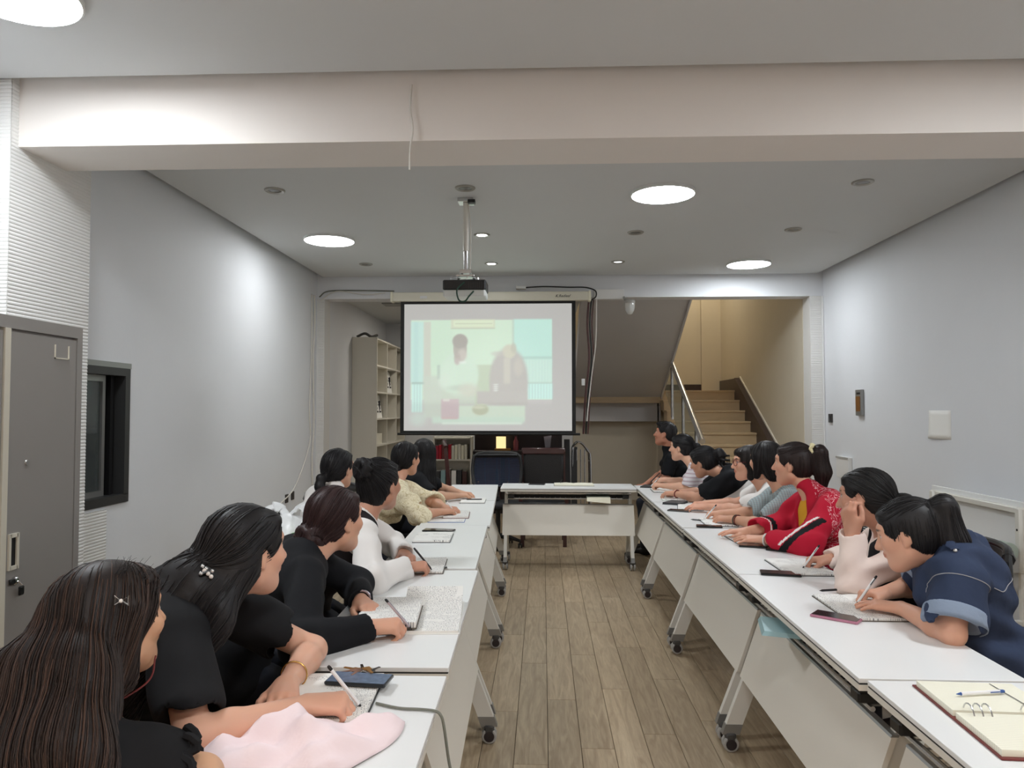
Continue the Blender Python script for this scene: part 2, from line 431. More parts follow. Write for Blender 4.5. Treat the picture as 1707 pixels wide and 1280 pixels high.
# ------------------------------------------------------------------ lamps
def ceiling_light(x, y, label, glow='lamp_glow', z=ZC, r=.225):
    t = thing('ceiling_light', label, 'ceiling lamp', (x, y, z), group='round ceiling lamps')
    m = MB(); m.lathe([(r+.012, 0), (r+.012, -.022), (r+.004, -.026), (r+.002, -.012), (r, 0)], n=40, mt='lamp_rim'); m.build('rim', parent=t, smooth=True)
    m = MB(); m.lathe([(r, -.004), (r, -.022), (r*.9, -.027), (.01, -.03)], n=40, mt=glow); m.build('diffuser', parent=t, smooth=True)
ceiling_light(.892, 5.466, 'large round ceiling lamp nearest the hanging projector, right of it')
ceiling_light(-2.014, 6.841, 'round glowing ceiling lamp on the left above the white wall', 'lamp_soft')
ceiling_light(2.261, 8.155, 'round glowing ceiling lamp farthest away near the stairs')
ceiling_light(-2.03, 2.70, 'round ceiling lamp cut by the top left corner', 'lamp_front')
ceiling_light(2.26, 2.1, 'round fill lamp added above the right tables, outside the picture', 'lamp_front')  # unseen, added to lift the light in the near zone
ceiling_light(.2, .2, 'round fill lamp added straight above the viewer, outside the picture')  # unseen lamp added for general fill
ceiling_light(-1.6, -1.9, 'unseen warm round fill lamp added behind the viewer on the left', 'fill_warm')  # unseen, added as warm fill for the near beam and ceiling
ceiling_light(1.6, -1.9, 'unseen warm round fill lamp added behind the viewer on the right', 'fill_warm')  # second added warm fill, also unseen
ceiling_light(-1.2, 10.7, 'round fill lamp added on the alcove ceiling, hidden behind the screen', 'fill_alcove', 2.95, .2)  # added out of sight to brighten the alcove and under the stairs
ceiling_light(2.5, 12.2, 'warm round lamp on the stairwell ceiling, outside the picture', 'lamp_stair', 4.7, .2)
def spotl(x, y, lit, label):
    t = thing('recessed_spotlight', label, 'spotlight', (x, y, ZC), group='recessed ceiling spotlights')
    m = MB(); m.lathe([(.075, 0), (.075, -.006), (.066, -.012), (.05, -.008), (.046, 0)], n=28, mt='ring_silver'); m.build('trim_ring', parent=t, smooth=True)
    m = MB(); m.lathe([(.046, -.002), (.04, -.005), (.01, -.005)], n=24, mt=('spot_off', 'spot_dim', 'spot_glow')[lit]); m.build('lens', parent=t, smooth=True)
for x, y, lit, lb in ((-1.97, 5.3, 0, 'unlit recessed spotlight at the left front of the ceiling'), (-.563, 5.3, 0, 'unlit recessed spotlight right beside the projector mount'),
        (2.27, 5.28, 0, 'unlit recessed spotlight at the right front of the ceiling'), (2.24, 6.65, 0, 'unlit recessed spotlight on the right, middle row'),
        (.845, 6.70, 0, 'unlit recessed spotlight just beyond the largest round lamp'), (-.56, 6.74, 2, 'lit recessed spotlight just right of the projector pole'),
        (-.566, 8.07, 2, 'lit recessed spotlight above the projection screen housing'), (.82, 8.03, 1, 'dimly lit recessed spotlight above the right end of the screen'),
        (-1.956, 8.045, 0, 'unlit recessed spotlight in the far left of the ceiling')):
    spotl(x, y, lit, lb)
# lit spot cones on the side walls
def spot_lamp(x, y, e):
    ld = bpy.data.lights.new('spot_light', 'SPOT'); ld.energy = e; ld.spot_size = math.radians(95); ld.spot_blend = .8; ld.shadow_soft_size = .04
    o = bpy.data.objects.new('spot_light', ld); col.objects.link(o); o.location = (x, y, ZC-.02)
for x, y in ((-.56, 6.74), (-.566, 8.07)): spot_lamp(x, y, 22)

# ------------------------------------------------------------------ projector and screen
t = thing('projector', 'black and white projector hanging from the ceiling on a white pole', 'projector', (-.588, 5.60, ZC))
m = MB(); m.box((-.06, -.06, -.03), (.06, .06, 0), 'silver', bev=.004); m.box((.02, -.075, -.045), (.075, -.02, -.02), 'black_plastic'); m.build('ceiling_plate', parent=t)
m = MB(); m.cyl((0, 0, -.02), (0, 0, -.40), .022, 14, 'frame_white'); m.build('pole', parent=t, smooth=True)
m = MB(); m.cyl((0, 0, -.36), (0, 0, -.56), .017, 14, 'silver'); m.build('inner_pole', parent=t, smooth=True)
m = MB(); m.box((-.045, -.03, -.575), (.045, .03, -.545), 'silver'); m.box((-.07, -.06, -.605), (.07, .06, -.59), 'silver', bev=.003)
for a in (-1, 1):
    for b in (-1, 1): m.cyl((a*.03, b*.02, -.575), (a*.03, b*.02, -.60), .007, 8, 'grey_metal'); m.tube([(a*.05, b*.04, -.60), (a*.1, b*.08, -.625), (a*.1, b*.08, -.64)], .008, 8, 'silver')
m.build('bracket', parent=t, smooth=True)
m = MB(); m.box((-.163, -.12, -.715), (.163, .12, -.64), 'proj_black', bev=.012); m.build('upper_shell', parent=t)
m = MB(); m.box((-.16, -.115, -.765), (.16, .115, -.715), 'proj_white', bev=.012); m.build('lower_shell', parent=t)
m = MB(); m.lathe([(.03, .112), (.034, .135), (.026, .138), (.022, .125)], c=(-.09, 0, -.70), n=20, mt='lens_glow', axis='y'); m.build('lens', parent=t, smooth=True)
m = MB()
for k in range(7): m.box((.03+k*.016, -.1215, -.705), (.038+k*.016, -.119, -.655), 'edge_dark')
m.build('vent', parent=t)
tube('signal_cable', spline([(.0, -.12, -.66), (-.05, -.15, -.72), (-.035, -.16, -.80), (.01, -.165, -.81), (.04, -.15, -.77), (.07, -.125, -.73)]), .006, 'cable_green', t)
tube('power_cable', spline([(.02, -.02, -.03), (.035, .0, -.2), (.036, 0, -.4), (.03, -.02, -.56), (.01, -.1, -.64)]), .004, 'cable_white', t)

YS = 8.70
a0 = aty(668, 503, YS); a1 = aty(960, 722, YS)
sx0, sx1, sz0, sz1 = a0[0], a1[0], a1[2], a0[2]
t = thing('projection_screen', 'large pull-down projection screen showing a video of two seated people', 'projection screen', ((sx0+sx1)/2, YS, sz0))
cx = (sx0+sx1)/2; W2 = (sx1-sx0)/2; HH = sz1-sz0
box('fabric', (-W2, 0, .0), (W2, .006, HH+.02), 'screen_black', t)
h0 = aty(652, 502, YS)[0]-cx; h1 = aty(985, 502, YS)[0]-cx
m = MB(); m.box((h0+.02, -.05, HH), (h1-.02, .06, HH+.105), 'off_white', bev=.012); m.build('housing', parent=t)
for xx in (h0, h1-.03): m = MB(); m.box((xx, -.055, HH-.008), (xx+.03, .065, HH+.112), 'paper_cream', bev=.006); m.build('end_cap', parent=t)
m = MB(); m.cyl((-W2-.03, .003, -.012), (W2+.05, .003, -.012), .014, 12, 'screen_black'); m.build('bottom_bar', parent=t, smooth=True)
# projected picture: colour grid on the white cloth
B = .045
GX, GY = 176, 130
u = np.linspace(0, 1, GX); v = np.linspace(0, 1, GY); U, V = np.meshgrid(u, v)   # v=0 bottom
# pixel coordinates of the crop (1535 x 1150, origin at top left of the white area)
X = U*1535+70; Y = (1-V)*1152+65
c = np.zeros((GY, GX, 3)); base = np.array([194, 191, 188.]); c[:] = base
c += ((Y-600)/1100*8)[..., None]
def ss(a, b, x): t_ = np.clip((x-a)/(b-a), 0, 1); return t_*t_*(3-2*t_)
def rect(x0, x1, y0, y1, rgb, al=1, s=10):
    global c
    mk = ss(x0-s, x0+s, X)*(1-ss(x1-s, x1+s, X))*ss(y0-s, y0+s, Y)*(1-ss(y1-s, y1+s, Y))*al
    c = c*(1-mk[..., None])+np.array(rgb, float)*mk[..., None]
def elp(x0, y0, rx, ry, rgb, al=1, s=.25):
    global c
    d = np.hypot((X-x0)/rx, (Y-y0)/ry); mk = (1-ss(1-s, 1+s, d))*al
    c = c*(1-mk[..., None])+np.array(rgb, float)*mk[..., None]
rect(132, 1425, 210, 935, (212, 238, 212), 1, 5)
rect(132, 250, 225, 780, (196, 234, 224)); rect(250, 318, 225, 900, (206, 208, 194), .9); rect(160, 200, 225, 780, (182, 222, 216), .6)
rect(318, 510, 215, 640, (208, 236, 210)); rect(500, 905, 205, 292, (214, 220, 190), .9, 6); rect(525, 890, 215, 272, (226, 240, 206), .9, 6); rect(540, 880, 240, 250, (190, 200, 170), .8, 5)
rect(500, 905, 284, 294, (184, 196, 170), .8, 5)
rect(1075, 1425, 205, 640, (192, 238, 224)); rect(1062, 1080, 210, 620, (184, 206, 192), .7, 6)
rect(1110, 1425, 545, 570, (168, 204, 192), .7, 8); rect(1170, 1425, 570, 780, (204, 238, 224)); rect(1190, 1425, 780, 796, (150, 180, 172), .7, 6); rect(1190, 1430, 790, 930, (204, 246, 236))
for k in range(9): rect(1215+k*26, 1221+k*26, 795, 930, (160, 190, 184), .5, 4); rect(1190+k*28, 1195+k*28, 575, 775, (176, 212, 202), .35, 5)
rect(140, 240, 790, 1050, (206, 246, 236)); rect(140, 262, 776, 796, (150, 180, 172), .7, 6)
for k in range(3): rect(160+k*26, 168+k*26, 795, 1050, (160, 190, 184), .6, 4)
rect(250, 900, 800, 980, (200, 212, 194), .9, 20); rect(720, 900, 620, 980, (194, 210, 182), 1, 10); rect(250, 420, 720, 1100, (204, 216, 200), .9, 20)
elp(575, 700, 170, 190, (212, 236, 214), 1, .2); elp(575, 600, 120, 90, (212, 236, 214), 1, .3); elp(480, 720, 85, 130, (214, 238, 216), 1, .3); elp(690, 720, 60, 130, (212, 236, 214), 1, .3)
elp(585, 470, 62, 125, (178, 172, 162), 1, .12); elp(585, 405, 70, 66, (164, 158, 150), 1, .15); elp(606, 530, 42, 55, (206, 198, 188), .8, .4); elp(560, 560, 30, 50, (182, 172, 164), .8, .3)
elp(560, 590, 26, 30, (196, 182, 178), .7, .4); rect(575, 640, 585, 610, (238, 246, 238), .7, 12)
rect(375, 402, 620, 750, (176, 196, 182), .7, 8); elp(440, 770, 50, 70, (222, 236, 220), .5, .6); elp(590, 830, 120, 26, (186, 200, 184), .6, .6); elp(660, 850, 90, 60, (212, 214, 196), .8, .5)
elp(1030, 760, 175, 290, (186, 182, 176), 1, .12); rect(860, 1200, 760, 985, (188, 184, 178), 1, 14); rect(740, 1200, 860, 985, (190, 186, 180), 1, 16)
elp(1035, 500, 60, 64, (208, 206, 184), 1, .25); elp(1075, 470, 26, 46, (190, 190, 172), .8, .4); elp(930, 520, 60, 22, (196, 192, 182), .6, .5)
rect(985, 1045, 560, 790, (206, 202, 188), .9, 16); elp(1120, 640, 40, 80, (206, 200, 186), .6, .5)
for k in range(4): elp(912, 800+k*18, 24, 6, (232, 238, 232), .8, .5)
rect(570, 1180, 990, 1130, (214, 232, 210), 1, 12); rect(330, 1170, 1090, 1150, (206, 232, 212), .9, 20); rect(420, 1150, 1140, 1160, (226, 244, 228), .9, 10)
rect(412, 575, 930, 1110, (204, 180, 184), .9, 10); rect(430, 490, 930, 950, (230, 232, 220), .8, 6); rect(420, 560, 1090, 1112, (208, 170, 170), .6, 8)
elp(772, 1025, 74, 50, (186, 192, 160), 1, .2); elp(760, 1005, 60, 14, (220, 224, 196), .8, .5); elp(770, 980, 60, 10, (206, 214, 190), .7, .5)
elp(200, 1110, 70, 60, (206, 228, 214), .7, .7)
c = c*.86+np.array([214, 222, 211])*.14
c *= (1+.05*ss(128, 136, X)*(1-ss(1420, 1430, X))*ss(205, 212, Y)*(1-ss(930, 1000, Y)))[..., None]
c += rng.normal(0, .8, c.shape)
lin = np.where(c/255 <= .04045, c/255/12.92, ((c/255+.055)/1.055)**2.4)
verts = np.stack([(-W2+B+U*(2*W2-2*B)).ravel(), np.full(U.size, -.002), (B*.6+V*(HH-1.3*B)).ravel()], 1)
idx = np.arange(GX*GY).reshape(GY, GX)
quads = np.stack([idx[:-1, :-1], idx[:-1, 1:], idx[1:, 1:], idx[1:, :-1]], -1).reshape(-1, 4)
me = bpy.data.meshes.new('projected_picture'); me.from_pydata(verts.tolist(), [], quads.tolist())
at = me.attributes.new('Col', 'FLOAT_COLOR', 'POINT'); at.data.foreach_set('color', np.concatenate([lin.reshape(-1, 3), np.ones((GX*GY, 1))], 1).astype(np.float32).ravel())
mat('screen_cloth', (255, 255, 255), .8, attr='Col', emit=.64)
# the white cloth itself reflects little room light next to the projected image
nt = MATS['screen_cloth'].node_tree
for l in list(nt.links):
    if l.to_socket.name == 'Base Color': nt.links.remove(l)
nt.nodes['Principled BSDF'].inputs['Base Color'].default_value = (.22, .22, .22, 1)
me.materials.append(MATS['screen_cloth'])
o = bpy.data.objects.new('projected_picture', me); col.objects.link(o); o.parent = t
def text(name, s, size, mtname, loc, rot, parent=None, ext=.0008, shear=0):
    cu = bpy.data.curves.new(name, 'FONT'); cu.body = s; cu.size = size; cu.extrude = ext; cu.align_x = 'CENTER'; cu.align_y = 'CENTER'; cu.shear = shear
    ob = bpy.data.objects.new(name+'_c', cu); col.objects.link(ob)
    dg = bpy.context.evaluated_depsgraph_get(); me_ = bpy.data.meshes.new_from_object(ob.evaluated_get(dg)); bpy.data.objects.remove(ob)
    me_.name = name; me_.materials.clear(); me_.materials.append(MATS[mtname])
    q = bpy.data.objects.new(name, me_); col.objects.link(q); q.location = loc; q.rotation_euler = rot
    if parent is not None: q.parent = parent
    return q
lx = aty(938, 492, YS-.05)[0]-cx
text('brand_lettering', 'K.Redleaf', .045, 'ink', (lx, -.0515, HH+.05), (math.pi/2, 0, 0), t, shear=.3)
m = MB(); m.box((aty(700, 490, 8.65)[0]-cx, -.056, HH+.03), (aty(712, 490, 8.65)[0]-cx, -.05, HH+.06), 'white_plastic'); m.build('sticker', parent=t)
# ------------------------------------------------------------------ nesting tables on castors
TW, TL = .45, 1.275
def caster_mesh(m, x, y, z=.0, r=.034):
    for s in (-1, 1):
        m.lathe([(.008, s*.006), (r*.9, s*.006), (r, s*.010), (r, s*.020), (r*.86, s*.024)], c=(x, y, r), n=18, mt='wheel_grey', axis='x')
        m.lathe([(r*.68, s*.018), (r*.68, s*.0265), (.004, s*.027)], c=(x, y, r), n=14, mt='hub_dark', axis='x')
    m.box((x-.026, y-.022, r+.012), (x+.026, y+.022, r*2+.012), 'rubber_grey', bev=.008)
    m.cyl((x, y, r*2), (x, y, r*2+.045), .008, 8, 'grey_metal')
def make_table():
    t = thing('nesting_table', 'x', 'table')
    m = MB(); m.box((-TL/2, 0, .737), (TL/2, TW, .75), 'table_white', bev=.002); m.box((-TL/2+.002, .002, .732), (TL/2-.002, TW-.002, .737), 'edge_dark'); m.box((-TL/2, 0, .716), (TL/2, TW, .732), 'table_cream')
    m.build('tabletop', parent=t)
    # slanted modesty panel
    a = (.10, .585); b = (.005, .31)
    m = MB(); e = .62
    m.hull8([(-e, b[0]-.008, b[1]), (e, b[0]-.008, b[1]), (e, b[0]+.008, b[1]), (-e, b[0]+.008, b[1]), (-e, a[0]-.008, a[1]), (e, a[0]-.008, a[1]), (e, a[0]+.008, a[1]), (-e, a[0]+.008, a[1])], 'table_cream')
    m.build('modesty_panel', parent=t)
    m = MB()
    m.hull8([(-e, a[0]-.011, a[1]), (e, a[0]-.011, a[1]), (e, a[0]+.011, a[1]), (-e, a[0]+.011, a[1]), (-e, a[0]-.006, a[1]+.006), (e, a[0]-.006, a[1]+.006), (e, a[0]+.014, a[1]+.006), (-e, a[0]+.014, a[1]+.006)], 'grey_metal')
    m.build('panel_edge', parent=t)
    for s in (-1, 1):
        x0, x1 = sorted((s*.575, s*.605))
        lg = MB()
        lg.hull8([(x0, -.075, .115), (x1, -.075, .115), (x1, -.005, .115), (x0, -.005, .115), (x0, .155, .71), (x1, .155, .71), (x1, .225, .71), (x0, .225, .71)], 'frame_white')
        lg = lg.build('leg', parent=t)
        m = MB(); m.hull8([(x0-.002, -.092, .075), (x1+.002, -.092, .075), (x1+.002, -.018, .075), (x0-.002, -.018, .075), (x0-.002, -.077, .118), (x1+.002, -.077, .118), (x1+.002, -.003, .118), (x0-.002, -.003, .118)], 'grey_metal'); m.build('foot_cap', parent=lg)
        m = MB(); caster_mesh(m, s*.59, -.055); m.build('caster', parent=lg, smooth=True)
        lg = MB()
        lg.hull8([(x0, .36, .09), (x1, .36, .09), (x1, .41, .09), (x0, .41, .09), (x0, .14, .56), (x1, .14, .56), (x1, .185, .56), (x0, .185, .56)], 'frame_white')
        lg = lg.build('leg', parent=t)
        m = MB(); caster_mesh(m, s*.59, .385); m.build('caster', parent=lg, smooth=True)
        m = MB(); m.box((s*.585-.012, .10, .685), (s*.585+.012, .34, .716), 'silver'); m.build('top_bracket', parent=t)
        m = MB(); m.box((s*.54-.03, .025, .655), (s*.54+.03, .085, .685), 'black_plastic', bev=.006); m.build('flip_lever', parent=t)
    m = MB(); m.cyl((-.58, .13, .69), (.58, .13, .69), .016, 10, 'silver'); m.build('cross_bar', parent=t, smooth=True)
    m = MB(); m.cyl((-.58, .06, .645), (.58, .06, .645), .008, 8, 'silver'); m.cyl((-.58, .32, .655), (.58, .32, .655), .008, 8, 'silver')
    for k in range(24): x = -.56+k*1.12/23; m.cyl((x, .06, .648), (x, .32, .658), .003, 5, 'grey_metal')
    m.build('book_rack', parent=t)
    m = MB(); m.box((-.57, .125, .63), (.57, .135, .675), 'dark_hole'); m.build('rack_back', parent=t)  # dark strip standing in for shadow and tray bars below the top
    return t
tb = make_table()
tspec = []
def rowtable(xf, yf, xn, yn, side, label):
    # inner edge from far (xf,yf) to near (xn,yn); side -1 left, +1 right
    d = np.array([xn-xf, yn-yf]); ang = math.atan2(d[1], d[0])
    rz = ang if side > 0 else ang+math.pi
    tspec.append(((xf+xn)/2, (yf+yn)/2, rz, label))
rowtable(-.442, 7.28, -.388, 6.00, -1, 'white folding table at the far end of the left row, next to the cross table')
rowtable(-.388, 5.98, -.338, 4.71, -1, 'white folding table in the left row in front of the woman in cream lace')
rowtable(-.352, 4.69, -.312, 3.44, -1, 'white folding table in the left row in front of the woman in the white blouse')
rowtable(-.298, 3.42, -.268, 2.08, -1, 'white folding table in the left row holding the two large open notebooks')
rowtable(-.266, 2.06, -.252, .76, -1, 'nearest white folding table of the left row, with pink cloth and keys on it')
rowtable(.885, 7.28, .875, 5.99, 1, 'white folding table at the far end of the right row, next to the cross table')
rowtable(.875, 5.97, .868, 4.67, 1, 'white folding table in the right row, second from the far cross table')
rowtable(.868, 4.65, .868, 3.36, 1, 'white folding table in the right row in front of the woman in red')
rowtable(.868, 3.34, .860, 2.09, 1, 'white folding table in the right row under the pink-edged phone')
rowtable(.876, 2.07, .876, .78, 1, 'nearest white folding table of the right row, with a maroon ring binder on it')
tspec.append((.237, 6.97, 0, 'white folding table set crosswise at the far end, facing the camera'))
for i, (x, y, rz, lb) in enumerate(tspec):
    t = tb if i == 0 else copy_tree(tb)
    t.location = (x, y, 0); t.rotation_euler = (0, 0, rz); t['label'] = lb; t['group'] = 'white nesting tables set in a U'

# ------------------------------------------------------------------ office chairs
def make_office_chair(name='office_chair', fabric='black_mesh'):
    t = thing(name, 'x', 'chair')
    m = MB(); m.box((-.235, -.22, .43), (.235, .23, .485), 'seat_black', bev=.03); m.build('seat', parent=t, smooth=True)
    # back: bent frame with mesh infill
    def bp(u, v):   # u -1..1, v 0..1
        w_ = .205+.02*math.sin(v*math.pi)
        return np.array([u*w_, -.235-.055*v+.05*u*u-.02*math.sin(v*3), .53+.37*v])
    loop = [bp(-1, v) for v in np.linspace(0, .9, 8)]+[bp(-.85, .98)]+[bp(u, 1.0) for u in np.linspace(-.6, .6, 5)]+[bp(.85, .98)]+[bp(1, v) for v in np.linspace(.9, 0, 8)]+[bp(u, -.02) for u in np.linspace(.6, -.6, 4)]
    m = MB(); m.tube(loop, .017, 8, 'black_plastic', closed=True); m.tube([bp(u, .93) for u in np.linspace(-.92, .92, 9)], .026, 8, 'black_plastic'); m.build('back_frame', parent=t, smooth=True)
    m = MB()
    for k in range(26):
        v = .02+.88*k/25; m.tube([bp(u, v) for u in np.linspace(-.97, .97, 7)], .0042, 4, fabric)
    for u in (-.5, 0, .5): m.tube([bp(u, v) for v in np.linspace(0, .95, 7)], .003, 4, fabric)
    m.build('back_mesh', parent=t)
    m = MB(); m.tube([(0, -.05, .42), (0, -.2, .41), (0, -.27, .46), bp(0, .12)+np.array([0, -.02, 0]), bp(0, .5)+np.array([0, -.02, 0])], [.022, .022, .024, .02, .016], 8, 'black_plastic'); m.build('back_support', parent=t, smooth=True)
    m = MB(); m.cyl((0, 0, .12), (0, 0, .43), .026, 12, 'black_plastic'); m.cyl((0, 0, .30), (0, 0, .44), .018, 12, 'silver'); m.box((-.09, -.09, .405), (.09, .09, .43), 'black_plastic'); m.build('gas_lift', parent=t, smooth=True)
    m = MB()
    for k in range(5):
        a = 2*math.pi*k/5+.3; d = np.array([math.cos(a), math.sin(a)])
        m.tube([(0, 0, .12), (*(d*.13), .11), (*(d*.25), .075)], [.03, .024, .016], 8, 'black_plastic')
    bs = m.build('star_base', parent=t, smooth=True)
    for k in range(5):
        a = 2*math.pi*k/5+.3; d = np.array([math.cos(a), math.sin(a)])*.25
        m = MB()
        for s in (-1, 1): m.lathe([(.005, s*.006), (.024, s*.006), (.026, s*.012), (.022, s*.022)], c=(d[0], d[1], .026), n=12, mt='black_plastic', axis='x')
        m.cyl((d[0], d[1], .03), (d[0], d[1], .075), .008, 6, 'black_plastic'); m.build('caster', parent=bs, smooth=True)
    return t
chair0 = make_office_chair()
_chair_used = [False]
def place_chair(x, y, face, label):
    t = copy_tree(chair0) if _chair_used[0] else chair0
    _chair_used[0] = True
    t.location = (x, y, 0); t.rotation_euler = (0, 0, face-math.pi/2); t['label'] = label; t['group'] = 'black mesh office chairs around the tables'
    return t

# ------------------------------------------------------------------ metal locker (left edge)
LX = -2.07
t = thing('metal_locker', 'tall grey metal locker with a cream strip between its doors, left edge', 'locker', (LX, 2.7, 0))
m = MB(); m.box((-.44, -.45, .03), (-.02, .53, 1.85), 'locker_grey'); m.box((-.44, -.45, 0), (-.06, .53, .03), 'edge_dark')
m.box((-.02, -.45, 1.80), (.0, .53, 1.85), 'locker_grey'); m.box((-.02, .495, .03), (0, .53, 1.80), 'locker_grey'); m.box((-.02, -.45, .03), (0, .495, .06), 'locker_grey'); m.build('body', parent=t)
for k, (ya, yb) in enumerate(((-.44, .045), (.085, .492))):
    d = MB(); d.box((-.018, ya, .065), (-.002, yb, 1.79), 'locker_grey', bev=.003); d = d.build('door', parent=t)
    hy = ya+.035; hz = atx(30, 917, LX)[2]
    m = MB(); m.box((-.006, hy-.022, hz-.065), (-.0015, hy+.022, hz+.065), 'dark_hole'); m.build('handle_recess', parent=d)
    m = MB()
    for a, b in (((-.002, hy-.028, hz-.07), (.006, hy-.016, hz+.07)), ((-.002, hy+.016, hz-.07), (.006, hy+.028, hz+.07)), ((-.002, hy-.02, hz+.055), (.006, hy+.02, hz+.07)), ((-.002, hy-.02, hz-.07), (.006, hy+.02, hz-.055))): m.box(a, b, 'locker_strip')
    m.build('handle', parent=d)
    m = MB(); m.lathe([(.016, -.002), (.016, .008), (.011, .012), (.004, .012)], c=(0, hy+.012, hz-.115), n=14, mt='chrome', axis='x'); m.box((.001, hy-.022, hz-.125), (.012, hy+.005, hz-.105), 'black_plastic', bev=.003); m.build('lock', parent=d, smooth=True)
    if k:
        m = MB(); m.cyl((.012, hy+.018, hz-.118), (.02, hy+.03, hz-.135), .003, 6, 'chrome'); m.box((.012, hy+.016, hz-.175), (.02, hy+.044, hz-.14), 'black_plastic', bev=.006); m.build('key', parent=d)
    m = MB(); lz = 1.70
    for a, b in (((-.002, yb-.15, lz), (.002, yb-.145, lz+.06)), ((-.002, yb-.06, lz), (.002, yb-.055, lz+.06)), ((-.002, yb-.15, lz), (.002, yb-.055, lz+.005))): m.box(a, b, 'locker_strip')
    m.build('label_holder', parent=d)
    m = MB(); m.lathe([(.012, -.002), (.01, .003), (.003, .003)], c=(0, (ya+yb)/2-.1, 1.27), n=10, mt='grey_metal', axis='x'); m.build('emblem', parent=d, smooth=True)
box('door_strip', (-.02, .05, .06), (.003, .08, 1.80), 'locker_strip', t)

# ------------------------------------------------------------------ things on the walls
def wall_r(px, py): return atx(px, py, XR)
p = wall_r(1436, 671)
t = thing('wall_clock_panel', 'small grey and amber thermostat panel on the right wall', 'wall panel', (XR, p[1], p[2]))
m = MB(); m.box((-.035, -.07, -.135), (0, .07, .135), 'grey_metal', bev=.006); m.build('case', parent=t)
m = MB(); m.box((-.038, -.05, -.09), (-.034, .05, .065), 'amber_face'); m.build('display', parent=t)
m = MB(); m.box((-.038, -.05, .085), (-.034, .03, .105), 'black_plastic'); m.build('indicator', parent=t)
p = wall_r(1386, 697)
t = thing('wall_switch', 'tiny dark switch on the right wall near the stair opening', 'switch', (XR, p[1], p[2]))
m = MB(); m.box((-.02, -.045, -.05), (0, .045, .05), 'socket_dark', bev=.004); m.build('plate', parent=t); box('rocker', (-.025, -.02, -.03), (-.019, .02, .03), 'black_plastic', t)
p0 = wall_r(1549, 684); p1 = wall_r(1586, 733)
m = MB(); n = 6; vs = []; fs = []
for i in range(n+1):
    for j in range(n+1):
        u_, v_ = i/n, j/n
        vs.append((XR-.004-.012*(1-v_)**3*(1-u_)-.004*math.sin(u_*5), p0[1]+(p1[1]-p0[1])*u_, p1[2]+(p0[2]-p1[2])*v_))
for i in range(n):
    for j in range(n): fs.append((i*(n+1)+j, (i+1)*(n+1)+j, (i+1)*(n+1)+j+1, i*(n+1)+j+1))
m.add(vs, fs, 'paper'); o = m.build('wall_paper_sheet', smooth=True); tag(o, 'blank white sheet of paper taped on the right wall', 'paper')
sm = o.modifiers.new('thick', 'SOLIDIFY'); sm.thickness = .001
p = wall_r(1411, 772)
t = thing('wall_socket_box', 'white outlet box on the right wall behind the woman in the pink-white blouse', 'outlet box', (XR, p[1], p[2]))
m = MB(); m.box((-.05, -.16, -.16), (0, .16, .07), 'white_plastic', bev=.006); m.build('box', parent=t); m = MB(); m.box((-.055, -.16, .05), (-.048, .16, .07), 'wheel_grey'); m.build('lid', parent=t)
for px, py in ((477, 831), (487, 826)):
    p = atx(px, py, XL)
    t = thing('wall_socket', 'dark wall socket above the plastic bags on the left wall, '+('nearer' if px < 480 else 'farther')+' one', 'socket', (XL, p[1], p[2]))
    m = MB(); m.box((0, -.04, -.045), (.012, .04, .045), 'socket_dark', bev=.003); m.build('plate', parent=t); box('slot', (.0118, -.012, -.01), (.014, .012, .01), 'black_plastic', t)

# folded tables parked along the right wall
def folded_table(y0, y1, label):
    t = thing('folded_table', label, 'table', (3.12, (y0+y1)/2, 0), group='folded tables by the right wall')
    h = (y1-y0)/2; zb, zt_ = .40, .875
    m = MB(); m.box((.03, -h, zb), (.055, h, zt_), 'table_white', bev=.003); m.build('tabletop', parent=t)
    m = MB(); m.box((-.01, -h+.12, zt_-.075), (.03, h-.12, zt_-.035), 'frame_white', bev=.008); m.build('upper_rail', parent=t)
    m = MB(); m.tube([(0, -h+.1, zb+.13), (0, h-.1, zb+.13)], .012, 8, 'frame_white'); m.tube([(-.01, -h+.1, zb+.05), (-.01, h-.1, zb+.05)], .018, 8, 'frame_white'); m.build('lower_rail', parent=t, smooth=True)
    for s in (-1, 1):
        m = MB(); m.box((-.03, s*(h-.1)-.035, zb+.02), (.03, s*(h-.1)+.035, zt_-.03), 'frame_white', bev=.016)
        m.cyl((-.032, s*(h-.1), zb+.3), (-.028, s*(h-.1), zb+.3), .008, 8, 'black_plastic'); m.build('side_bracket', parent=t, smooth=True)
        m = MB(); m.box((-.02, s*(h-.1)-.02, .1), (.02, s*(h-.1)+.02, zb+.05), 'frame_white', bev=.006); lg = m.build('leg', parent=t)
        m = MB(); m.box((-.2, s*(h-.1)-.02, .08), (.08, s*(h-.1)+.02, .115), 'frame_white', bev=.006); m.build('foot', parent=lg)
        for xx in (-.18, .06): m = MB(); caster_mesh(m, xx, s*(h-.1)); m.build('caster', parent=lg, smooth=True)
    m = MB(); m.lathe([(.055, -.05), (.062, -.045), (.062, .045), (.055, .05)], c=(-.1, -h+.12, zb+.16), n=20, mt='green_folder', axis='y'); m.lathe([(.02, -.06), (.02, .06)], c=(-.1, -h+.12, zb+.16), n=10, mt='black_plastic', axis='y')
    m.box((-.11, -h+.09, zb+.02), (-.02, -h+.15, zb+.14), 'wheel_grey', bev=.01); m.build('transport_wheel', parent=t, smooth=True)
folded_table(4.88, 6.15, 'white folded table standing upright by the right wall, farther one')
folded_table(3.55, 4.84, 'white folded table standing upright by the right wall, cut by the frame')

